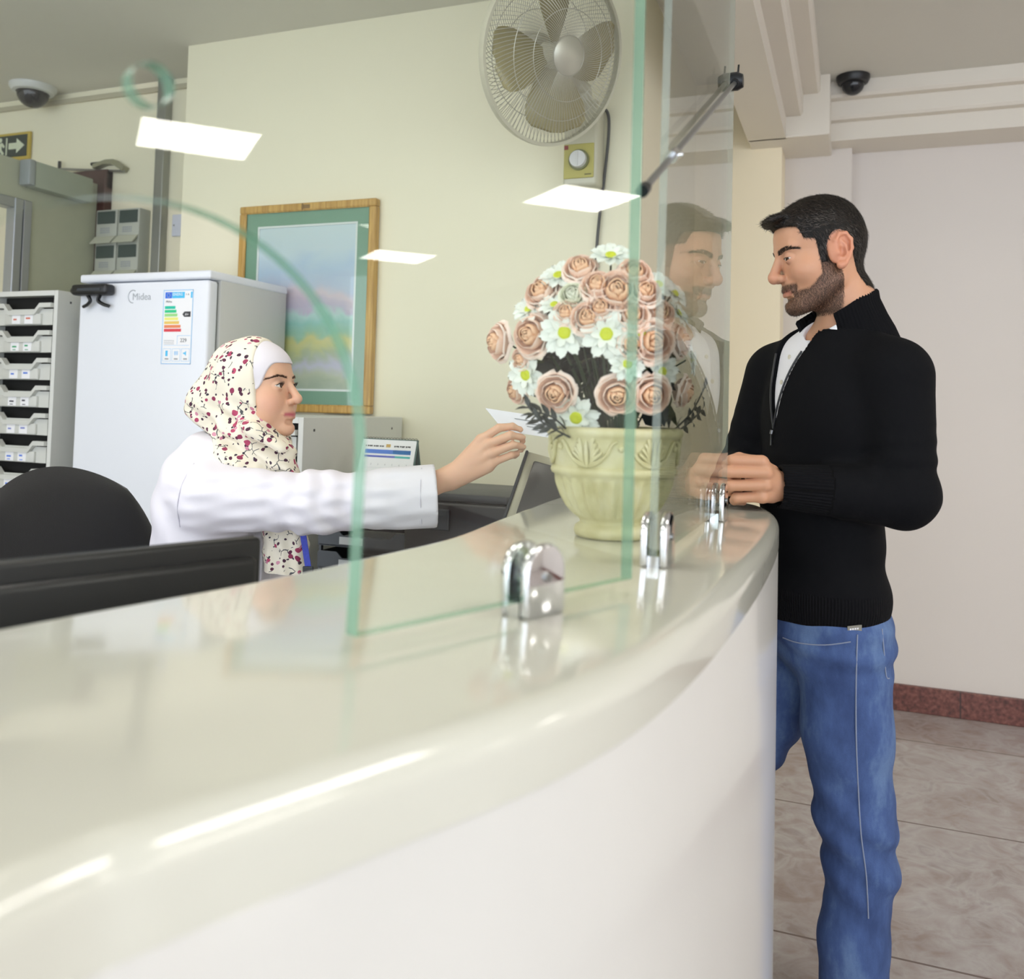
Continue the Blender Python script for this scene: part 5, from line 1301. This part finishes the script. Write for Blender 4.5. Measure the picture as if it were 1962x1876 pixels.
# jeans
L0, L1 = LEGS
def jeans(P):
    q = tl(P); d = ell(q, (-.006, 0, -.40), (.122, .160, .13))
    a = chain(P, [L0[0], W3(1622, 1400, 1.85), W3(1638, 1560, 1.85), W3(1649, 1655, 1.855), W3(1636, 1800, 1.86), L0[2]-Vector((0, 0, .03))], [.098, .087, .076, .069, .066, .072], .03)
    c = chain(P, [L1[0], L1[1], L1[2]-Vector((0, 0, .03))], [.098, .076, .072], .03)
    d = s_min(d, a, .03); d = s_min(d, c, .025)
    k = P-A3(W3(1640, 1600, 1.85)); d = d+.0048*np.exp(-(k[:, 2]/.12)**2)*np.sin(k[:, 2]*72+k[:, 0]*50)+.0010*np.sin(P[:, 2]*38+P[:, 0]*60+np.sin(P[:, 2]*13)*2)+.003*np.exp(-((q[:, 2]+.44)/.06)**2)*np.sin(q[:, 2]*110+q[:, 1]*25)
    d = np.maximum(d, .06-P[:, 2]); return np.maximum(d, q[:, 2]-(HEMZ+.05))
mj, Vj = sdf_mesh('jeans', jeans, axis(-.45, .30, .0055), axis(1.7, 2.45, .0055), axis(.04, 1.02, .0055))
def denim():
    s = NT('blue_denim'); v = s.coord(); n = s.new('ShaderNodeTexNoise', Scale=5., Detail=6., Roughness=.65); s.link(s.coord((1.6, 1.6, .7)), n.inputs['Vector']); n2 = s.new('ShaderNodeTexNoise', Scale=500., Detail=2.); s.link(v, n2.inputs['Vector'])
    c = s.ramp(n.outputs['Fac'], [(.36, '2F4573'), (.5, '445D90'), (.62, '6480AB')]); c = s.mix(s.math('MULTIPLY', n2.outputs['Fac'], .35), c, '2A3A66')
    s.link(c, s.b.inputs['Base Color']); s.b.inputs['Roughness'].default_value = .85; s.bump(n2.outputs['Fac'], .4, .001); return s.m
je = put('jeans', mj, denim(), man)
M_ST = mat('stitch', '8892A8', .7)
for nm, pl in (('side_seam', [(1643, 1216), (1641, 1280), (1640, 1350), (1641, 1430), (1645, 1520), (1650, 1600), (1660, 1680), (1664, 1760)]), ('pocket_seam', [(1690, 1205), (1694, 1250), (1698, 1295), (1704, 1300)]), ('pocket_seam', [(1500, 1222), (1530, 1232), (1580, 1236), (1630, 1230)])):
    pts = [seen(jeans, *a) for a in pl]; pts = [p+(CAM-p).normalized()*.0016 for p in pts if p is not None]
    if len(pts) > 1: b = B(); tube(b, catmull(pts, 4), .0013, 5); obj(nm, b, M_ST, je, 60, world=True)
for c, in ((L0,), (L1,)):
    b = B(); a = c[2]; fwd = (fT*.9+Vector((0, -.1 if c is L0 else .2, 0))).normalized(); base = Vector((a.x, a.y, 0)); sd = Vector((0, 0, 1)).cross(fwd)
    for (u, w, h, zz) in ():
        pass
    rings = []
    for (u, w, h) in ((-.085, .012, .05), (-.075, .034, .075), (-.02, .040, .10), (.06, .044, .075), (.12, .047, .055), (.17, .040, .045), (.195, .018, .035)):
        ring_ = [base+fwd*u+sd*(w*math.cos(t))+Vector((0, 0, .004+(h*.5)*(1+math.sin(t)) if math.sin(t) > -.6 else .004)) for t in [2*PI*k/16 for k in range(16)]]
        rings.append([b.verts.new(p) for p in ring_])
    for i in range(len(rings)-1):
        for k in range(16): b.faces.new((rings[i][k], rings[i][(k+1) % 16], rings[i+1][(k+1) % 16], rings[i+1][k]))
    b.faces.new(rings[0][::-1]); b.faces.new(rings[-1]); obj('shoe', b, mat('brown_leather', '4A3226', .4), man, 60, world=True)
# ------------------------------------------------------------------ the seated receptionist reaching across
fW = Vector((1, .13, 0)).normalized(); pw_ = math.radians(-6)
fWd = fW*math.cos(pw_)-Vector((0, 0, 1))*math.sin(pw_); uW = fW*math.sin(pw_)+Vector((0, 0, 1))*math.cos(pw_)
HCw = W3(488, 748, 2.1)
wl, ww, WR = frames(HCw, fWd, uW, 1.02)
TW = W3(412, 1010, 2.13); btl, btw, BTR = frames(TW, fW, (0, 0, 1))
wom = thing('person', 'seated woman in floral headscarf and white coat reaching out with a paper slip', 'person', (TW.x, TW.y, 0), (0, 0, math.atan2(fW.y, fW.x)))
NBw = W3(452, 872, 2.13)
SRw, ERw, CRw, WRw = W3(398, 952, 1.99), W3(605, 964, 1.985), W3(834, 950, 2.03), W3(866, 914, 2.04)
SLw, ELw, WLw = W3(452, 940, 2.30), W3(500, 1130, 2.32), W3(640, 1200, 2.24)
HRw = {'i': [(921, 842, 2.028), (956, 820, 2.022), (982, 817, 2.024), (997, 823, 2.030)], 'm': [(934, 852, 2.020), (978, 834, 2.014), (1000, 838, 2.026), (1002, 846, 2.040)],
       'r': [(942, 868, 2.018), (984, 852, 2.014), (1001, 856, 2.028), (998, 862, 2.042)], 'p': [(942, 887, 2.022), (980, 872, 2.020), (990, 870, 2.034), (986, 874, 2.046)]}
HRw = {k: [W3(*a) for a in v] for k, v in HRw.items()}
def wom_hand(P):
    d = None
    for k, r in (('i', (.0104, .0096, .0082, .0072)), ('m', (.0106, .0096, .0083, .0074)), ('r', (.0102, .0092, .0080, .0072)), ('p', (.0094, .0084, .0074, .0066))):
        e = finger(P, HRw[k], r); d = e if d is None else s_min(d, e, .0025)
    for k in 'imrp': d = s_min(d, cap(P, WRw, HRw[k][0], .0235, .0112), .008)
    d = s_min(d, cap(P, W3(888, 912, 2.035), W3(936, 896, 2.026), .020, .012), .010)
    d = s_min(d, chain(P, [W3(892, 895, 2.06), W3(930, 862, 2.078), W3(964, 842, 2.078), W3(990, 829, 2.068)], [.016, .011, .0095, .0075], .004), .006)
    return s_min(d, cap(P, WRw, W3(780, 945, 2.03), .0245, .034), .015)
def wom_body(P):
    q = wl(P); hd = head_sdf(q, .0065, True, ears=False)
    d = s_min(hd, chain(P, [ww((-.030, 0, -.045)), ww((-.040, 0, -.10)), NBw], [.050, .048, .058], .02), .016)
    t = btl(P); b_ = union(.05, ell(t, (.0, 0, .04), (.085, .145, .17)), ell(t, (-.01, 0, -.15), (.085, .13, .15)), ell(t, (-.02, 0, -.30), (.12, .16, .12)))
    b_ = union(.03, b_, cap(P, SRw, NBw, .04), cap(P, SLw, NBw, .04), chain(P, [SRw, ERw, W3(780, 945, 2.03)], [.042, .036, .030], .02), chain(P, [SLw, ELw, WLw], [.042, .036, .025], .02))
    for sy in (.09, -.09):
        k0, k1, k2 = btw((0, sy, -.36)), btw((.40, sy, -.38)), btw((.40, sy, -.80)); b_ = union(.03, b_, chain(P, [k0, k1, k2], [.075, .055, .04], .02), cap(P, k2, k2+fW*.14-Vector((0, 0, .03)), .033, .025))
    wl_ = (WLw-ELw).normalized()
    for j in range(4):
        o = WLw+wl_*.075+Vector((0, .018*(j-1.5), -.002*j)); b_ = union(.004, b_, chain(P, [WLw+Vector((0, .008*(j-1.5), 0)), o, o+wl_*(.045-.006*abs(j-1.3))+Vector((0, 0, -.014))], [.014, .009, .007], .004))
    b_ = union(.005, b_, chain(P, [WLw, WLw+wl_*.05+Vector((0, -.035, 0)), WLw+wl_*.085+Vector((0, -.04, -.01))], [.014, .010, .008], .004))
    d = s_min(d, b_, .02); return s_min(d, wom_hand(P), .004)
me, V = sdf_mesh('body', wom_body, axis(-1.80, -.62, .012, [(HCw.x-.02, HCw.x+.15, .0018), (-.95, -.72, .0022)]), axis(1.45, 2.30, .012, [(HCw.y-.10, HCw.y+.09, .0018), (1.84, 1.98, .0024)]),
                 axis(.0, 1.50, .012, [(1.10, 1.30, .0022), (HCw.z-.14, HCw.z+.10, .0018)]))
q = wl(V.astype(np.float32)); qa = q.copy(); qa[:, 1] = np.abs(qa[:, 1]); isH = np.linalg.norm(q, axis=1) < .17
col = np.tile(A3(lin('E4B79A'))[None], (len(V), 1))
col = blend(col, 'D98F80', .5*gz((.062, .045, -.035), .024)+.25*gz((.108, 0, -.03), .014))
col = blend(col, 'A67F78', .35*gz((.085, .034, .012), .012))
zc_ = -.0605
lip = isH*np.exp(-((q[:, 2]-zc_+.0036-.06*np.abs(q[:, 1]))/(.0072-.12*qa[:, 1]))**2)*(q[:, 0] > .083)*sst(.030, .024, qa[:, 1])
col = blend(col, 'C0586A', .95*lip)
vcol(me, 'Col', col); put('body', me, skin_mat('woman_skin'), wom)
headw = lambda P: head_sdf(wl(P), .0065, True, ears=False)
M_BROW = mat('brown_brow', '4A3022', .6)
for parent_sign in (1, -1):
    brow_strands('eyebrow', M_BROW, wom, ww, headw, [(.011, .0205, .0019), (.022, .0232, .0022), (.036, .0250, .0019), (.047, .0228, .0012), (.055, .0185, .0006)], 330, .0065, .00036, 21, WR)
    e0 = ww((.0735, .0325*parent_sign, .003)); eyeball('eye', e0, Vector((.95, .10, .12)), .0130, wom, '4A2F20')
    b = B(); pts = []
    for k in range(11):
        y = -.0125+.026*k/10; w = max(0, 1-(y/.0135)**2); z = .0052*w-.0002+.05*y; xx = math.sqrt(max(1e-6, .0146**2-y*y-z*z)); pts.append(ww((.0735+xx, (.0325+y)*parent_sign, .003+z)))
    tube(b, pts, [.0004]+[.0012]*9+[.0005], 6)
    for k in range(12):
        i = 1+k*8/12; p = pts[int(i)].lerp(pts[min(10, int(i)+1)], i-int(i)); o = (p-e0).normalized(); tube(b, [p, p+o*.005+uW*.0035], [.0004, .0001], 4)
    obj('eyelashes', b, mat('lash_black', '15100E', .6), wom, 80, world=True)
# headscarf
def scarf(P):
    q = wl(P); ya = np.abs(q[:, 1]); x, y, z = q[:, 0], q[:, 1], q[:, 2]
    d = ell(q, (-.008, 0, .026), (.104, .087, .101)); d = s_min(d, ell(q, (-.100, 0, -.024), (.070, .064, .064)), .04); d = s_min(d, cap(q, (-.045, 0, -.05), (-.035, 0, -.15), .060, .070), .03)
    d = s_min(d, ell(q, (.002, 0, -.040), (.082, .079, .090)), .02)
    d = s_min(d, cap(P, ww((.012, 0, -.105)), ww((-.012, 0, -.145)), .066, .075), .025)
    d = s_min(d, ell(P, W3(466, 886, 2.11), (.100, .120, .052)), .03)                       # folds lying on the chest and shoulder
    d = s_min(d, chain(P, [W3(500, 850, 2.06), W3(536, 885, 2.04), W3(548, 920, 2.05)], [.042, .036, .03], .02), .03)
    d = s_min(d, chain(P, [W3(398, 812, 2.12), W3(440, 822, 2.035), W3(490, 826, 2.00), W3(536, 858, 2.00)], [.016, .019, .019, .015], .02), .012)
    pan = s_min(ell(P, W3(545, 1030, 2.085), (.060, .030, .15)), ell(P, W3(552, 1110, 2.085), (.058, .026, .16)), .02)
    d = s_min(d, pan, .03)
    # soft pleats running round the neck and back over the crown
    w1 = sst(.0, -.06, z); f = np.sin((z*.8+x*.62)*150+np.sin(y*30)*1.2)*.0052*w1*sst(-.5, -.2, z)
    f2 = np.sin((z*.55-x*.83)*95+y*18)*.0030*sst(.04, -.05, x)*sst(-.09, -.03, z)
    f3 = .0028*np.sin((P@A3(RT))*170+P[:, 2]*8)*(P[:, 2] < 1.16)
    d = d+f+f2+f3
    op = (np.sqrt((y/.078)**2+((z-.010)/.126)**2)-1)*.07
    op = np.maximum(op, (.040+.55*np.clip(-.05-z, 0, .1)-x)*.9)
    d = s_max(d, -op, .004)
    chin = np.maximum(np.maximum(-.105-z-.30*(x-.05), 0*x-1), -1)
    return d
ms_, Vs_ = sdf_mesh('headscarf', scarf, axis(-1.62, -1.06, .0034), axis(1.55, 2.02, .0034), axis(.90, 1.48, .0034))
def floral():
    s = NT('floral_scarf'); v = s.coord(); c = s.mix(0.0, 'EFE8D6', 'EFE8D6')
    w = s.new('ShaderNodeTexNoise', Scale=26., Detail=2.); s.link(v, w.inputs['Vector'])
    vd = s.new('ShaderNodeVectorMath', operation='MULTIPLY_ADD'); s.link(w.outputs['Color'], vd.inputs[0]); vd.inputs[1].default_value = (.022,)*3; s.link(v, vd.inputs[2]); v2 = vd.outputs[0]
    # twigs
    e = s.new('ShaderNodeTexVoronoi', feature='DISTANCE_TO_EDGE', Scale=42.); s.link(v2, e.inputs['Vector'])
    n = s.new('ShaderNodeTexNoise', Scale=30., Detail=1.); s.link(v, n.inputs['Vector'])
    tw_ = s.math('MULTIPLY', s.math('LESS_THAN', e.outputs['Distance'], .035), s.math('GREATER_THAN', n.outputs['Fac'], .56)); c = s.mix(tw_, c, '4A4E52')
    for sc, th, rnd, cols in ((60., .30, .50, ('5A2440', '3E2338')), (52., .34, .60, ('B8486A', '8A3052')), (40., .22, .58, ('D99AAE', 'C0788E')), (80., .24, .55, ('2E2A38', '4A3346'))):
        k = s.new('ShaderNodeTexVoronoi', feature='F1', Scale=sc, Randomness=1.); s.link(v2, k.inputs['Vector'])
        sp = s.new('ShaderNodeSeparateColor'); s.link(k.outputs['Color'], sp.inputs[0])
        m = s.math('MULTIPLY', s.math('LESS_THAN', k.outputs['Distance'], th), s.math('GREATER_THAN', sp.outputs[0], rnd))
        c = s.mix(m, c, s.mix(sp.outputs[1], cols[0], cols[1]))
    s.link(c, s.b.inputs['Base Color']); s.b.inputs['Roughness'].default_value = .8; n3 = s.new('ShaderNodeTexNoise', Scale=700.); s.link(v, n3.inputs['Vector']); s.bump(n3.outputs['Fac'], .2, .001); return s.m
M_SCARF = floral()
put('headscarf', ms_, M_SCARF, wom, 'floral headscarf wrapped round head and neck')
def under(P):
    q = wl(P); d = headw(P)-.0042; x, y, z = q[:, 0], q[:, 1], q[:, 2]
    zl = .055-.058*sst(.078, .040, x)
    return np.maximum(np.maximum(d, (zl-z)*.8), .0-x)
mu, Vu = sdf_mesh('under_cap', under, axis(HCw.x-.02, HCw.x+.13, .0022), axis(HCw.y-.10, HCw.y+.10, .0022), axis(HCw.z-.06, HCw.z+.14, .0022))
put('under_cap', mu, mat('white_jersey', 'E6E2EA', .8, bump=.1, bscale=900), wom, 'plain white under-cap band across the forehead')
# white coat
cax = (CRw-ERw).normalized()
def coat(P):
    t = btl(P); b_ = union(.06, ell(t, (-.004, 0, .05), (.118, .178, .185)), ell(t, (.0, 0, -.13), (.122, .170, .20)), ell(t, (-.01, 0, -.30), (.150, .195, .14)))
    b_ = union(.035, b_, cap(P, SRw, NBw, .062, .060), cap(P, SLw, NBw, .062, .060))
    b_ = np.maximum(b_, -np.maximum(np.abs(t[:, 1]+.012)-.020-.045*sst(-.05, .18, t[:, 2]), .095-t[:, 0]))
    a = s_min(chain(P, [SRw, ERw], [.074, .065], .02), cap(P, ERw, CRw, .064, .072), .03)
    u = (P-A3(SRw))@A3((ERw-SRw).normalized()); h = P[:, 2]-(float(SRw.z)+u*0)
    v = P@A3(RT); hh = P[:, 2]; ef = sst(.0, .10, np.linalg.norm(P-A3(CRw), axis=1)-.03); cr = (.0022*np.sin(v*26+hh*150+np.sin(v*17)*1.2)+.0014*np.sin(v*40-hh*190))*ef
    near = np.exp(-(((P-A3(ERw))**2).sum(1))/(.13**2)); cr2 = .0036*np.sin(v*115+hh*30+np.sin(hh*60))*near*ef
    a = a+cr*sst(-.5, .3, u*0+1)*.9+cr2
    l = chain(P, [SLw, ELw, WLw], [.072, .062, .050], .02)
    d = s_min(b_+.0025*np.sin(P[:, 2]*55+v*60), a, .03); d = s_min(d, l, .02)
    end = (P-A3(CRw))@A3(cax); nearc = np.linalg.norm(P-A3(CRw), axis=1) < .16
    d = np.where(nearc, np.maximum(d, end), d)
    d = np.maximum(d, -np.maximum(cap(P, CRw-cax*.06, CRw+cax*.05, .054, .062), -end-.055))
    d = np.where(np.linalg.norm(P-A3(WLw), axis=1) < .14, np.maximum(d, (P-A3(WLw))@A3((WLw-ELw).normalized())), d)
    d = np.maximum(d, -cap(P, NBw+Vector((0, 0, -.06)), NBw+Vector((0, 0, .2)), .062, .075))
    return np.maximum(d, -.40-t[:, 2])
mc, Vc = sdf_mesh('white_coat', coat, axis(-1.82, -.80, .0042), axis(1.46, 2.32, .0042), axis(.62, 1.34, .0042))
M_COAT = mat('white_coat_cotton', 'EAE8F2', .75, bump=.12, bscale=700)
wc = put('white_coat', mc, M_COAT, wom)
# stitched seams on the coat: shoulder seam and cuff hem
for nm, pl in (('shoulder_seam', [(372, 888), (350, 925), (340, 970), (345, 1010)]), ('cuff_seam', [(808, 897), (806, 930), (806, 970), (808, 1004)])):
    pts = [seen(coat, *a) for a in pl]; pts = [p for p in pts if p is not None and 1.2 < (p-CAM).length < 3]
    if len(pts) > 2: b = B(); tube(b, catmull(pts, 4), .0014, 5); obj(nm, b, mat('coat_seam', 'CFCDDA', .8), wc, 60, world=True)
# coat collar
b = B(); ccl, ccw, _ = frames(NBw+Vector((0, 0, -.004)), fW, (0, 0, 1)); rows = []
for i in range(41):
    a = math.radians(48)+(2*PI-math.radians(96))*i/40; rows.append([b.verts.new(ccw((r*math.cos(a), r*1.08*math.sin(a), h-.02*max(0, math.cos(a))))) for h, r in ((.0, .072), (.022, .074), (.026, .079), (.012, .089), (-.022, .103))])
for i in range(40):
    for j in range(4): b.faces.new((rows[i][j], rows[i+1][j], rows[i+1][j+1], rows[i][j+1]))
o_ = obj('coat_collar', b, M_COAT, wc, 60, world=True); md = o_.modifiers.new('thick', 'SOLIDIFY'); md.thickness = .002
# trousers
def trousers(P):
    t = btl(P); d = ell(t, (-.02, 0, -.33), (.145, .185, .12))
    for sy in (.09, -.09): d = s_min(d, chain(P, [btw((0, sy, -.36)), btw((.41, sy, -.38)), btw((.41, sy, -.80))], [.095, .075, .065], .02), .02)
    return np.maximum(d, .06-P[:, 2])
mt_, _v = sdf_mesh('trousers', trousers, axis(-1.80, -.75, .008), axis(1.42, 2.2, .008), axis(.04, .85, .008)); put('trousers', mt_, mat('dark_trousers', '23242C', .85), wom)
for sy in (.09, -.09):
    b = B(); o = btw((.41, sy, 0)); base = Vector((o.x, o.y, 0)); sd = Vector((0, 0, 1)).cross(fW); rings = []
    for (u, w, h) in ((-.06, .02, .05), (-.04, .032, .07), (.03, .036, .06), (.10, .040, .045), (.15, .03, .035), (.17, .012, .025)):
        rings.append([b.verts.new(base+fW*u+sd*(w*math.cos(t))+Vector((0, 0, .004+h*.5*(1+max(-1, math.sin(t)))))) for t in [2*PI*k/14 for k in range(14)]])
    for i in range(5):
        for k in range(14): b.faces.new((rings[i][k], rings[i][(k+1) % 14], rings[i+1][(k+1) % 14], rings[i+1][k]))
    b.faces.new(rings[0][::-1]); b.faces.new(rings[-1]); obj('shoe', b, M_BLACKP, wom, 60, world=True)
# lanyard with badge hanging at her front
p0, p1 = W3(578, 1008, 2.02), W3(590, 1085, 2.02); sd = RT*.007
b = B(); f_ = [b.verts.new(p) for p in (p0-sd, p0+sd, p1+sd, p1-sd)]; b.faces.new(f_); r = bmesh.ops.extrude_face_region(b, geom=b.faces[:]); bmesh.ops.translate(b, verts=[v for v in r['geom'] if isinstance(v, bmesh.types.BMVert)], vec=FW*.002)
ly = obj('lanyard', b, mat('royal_blue_strap', '3B48B4', .6, noise=.3, nscale=200), wom, world=True, label='blue neck lanyard strap')
b = B(); c = p1; box(b, -.012, .012, -.003, .003, -.02, .0, .002, 2, frame(c, RT, FW, UP)); obj('clip', b, M_DARKG, ly, world=True)
# paper slip between her fingers
cp_ = [W3(930, 782, 2.085), W3(1068, 803, 2.115), W3(1064, 840, 2.075), W3(966, 826, 2.050)]
t = thing('paper_slip', 'small white paper slip held out in the seated woman\'s fingers', 'paper slip', tuple(cp_[0]))
b = B(); n_ = (cp_[1]-cp_[0]).cross(cp_[3]-cp_[0]).normalized(); a_ = [b.verts.new(p) for p in cp_]; c_ = [b.verts.new(p+n_*.0006) for p in cp_]; b.faces.new(a_); b.faces.new(c_[::-1])
for i in range(4): b.faces.new((a_[i], a_[(i+1) % 4], c_[(i+1) % 4], c_[i]))
obj('sheet', b, mat('slip_paper', 'EEF0FA', .7), t, world=True)
b = B()
if n_.dot(CAM-cp_[0]) < 0: n_ = -n_
L_ = lambda u, v: (cp_[0].lerp(cp_[1], u)).lerp(cp_[3].lerp(cp_[2], u), v)+n_*.0012
for (u0, u1, v0, v1) in ((.35, .6, .30, .34), (.55, .9, .45, .49), (.5, .8, .6, .64), (.62, .92, .72, .76)): b.faces.new([b.verts.new(L_(*a)) for a in ((u0, v0), (u1, v0), (u1, v1), (u0, v1))])
obj('printed_lines', b, M_GREYINK, t, world=True)
# ------------------------------------------------------------------ light
for (x, y, lb) in ((4.2, .9, 'square ceiling light of the hall reflected large over the refrigerator'), (4.28, 3.42, 'square ceiling light of the hall reflected below the fan'), (7.3, 3.1, 'far square ceiling light of the hall reflected beside the picture'),
                (7.3, .6, 'square ceiling light near the far end of the hall'), (4.2, -1.7, 'square ceiling light behind the camera in the hall'), (1.2, -1.7, 'square ceiling light over the hall floor behind the camera'), (7.3, -1.7, 'square ceiling light at the far corner of the hall'), (1.3, 1.0, 'square ceiling light over the hall in front of the counter')):
    panel(x, y, ZH, lb, e=11.)
for (x, y, lb) in ((-2.4, .9, 'added unseen ceiling light over the office chair'), (-1.25, -.9, 'added unseen ceiling light over the office entrance'), (-3.6, -.8, 'added unseen ceiling light in the office corner'), (-1.3, 1.2, 'added unseen ceiling light over the reception desk')):  # out-of-view panels added to light the office side
    panel(x, y, ZC, lb, e=5., group='added unseen office lights')
w = bpy.data.worlds.new('world'); SC.world = w; w.use_nodes = True
bg = w.node_tree.nodes['Background']; bg.inputs[0].default_value = (.90, .965, 1.06, 1); bg.inputs[1].default_value = 1.9
SC.view_settings.view_transform = 'Standard'; SC.view_settings.look = 'None'; SC.view_settings.gamma = 1; SC.view_settings.use_curve_mapping = False
SC.view_settings.exposure = .68
SC.cycles.use_denoising = True
SC.cycles.max_bounces = 10; SC.cycles.transparent_max_bounces = 24; SC.cycles.caustics_reflective = False; SC.cycles.caustics_refractive = False
SC.cycles.sample_clamp_indirect = 6.0
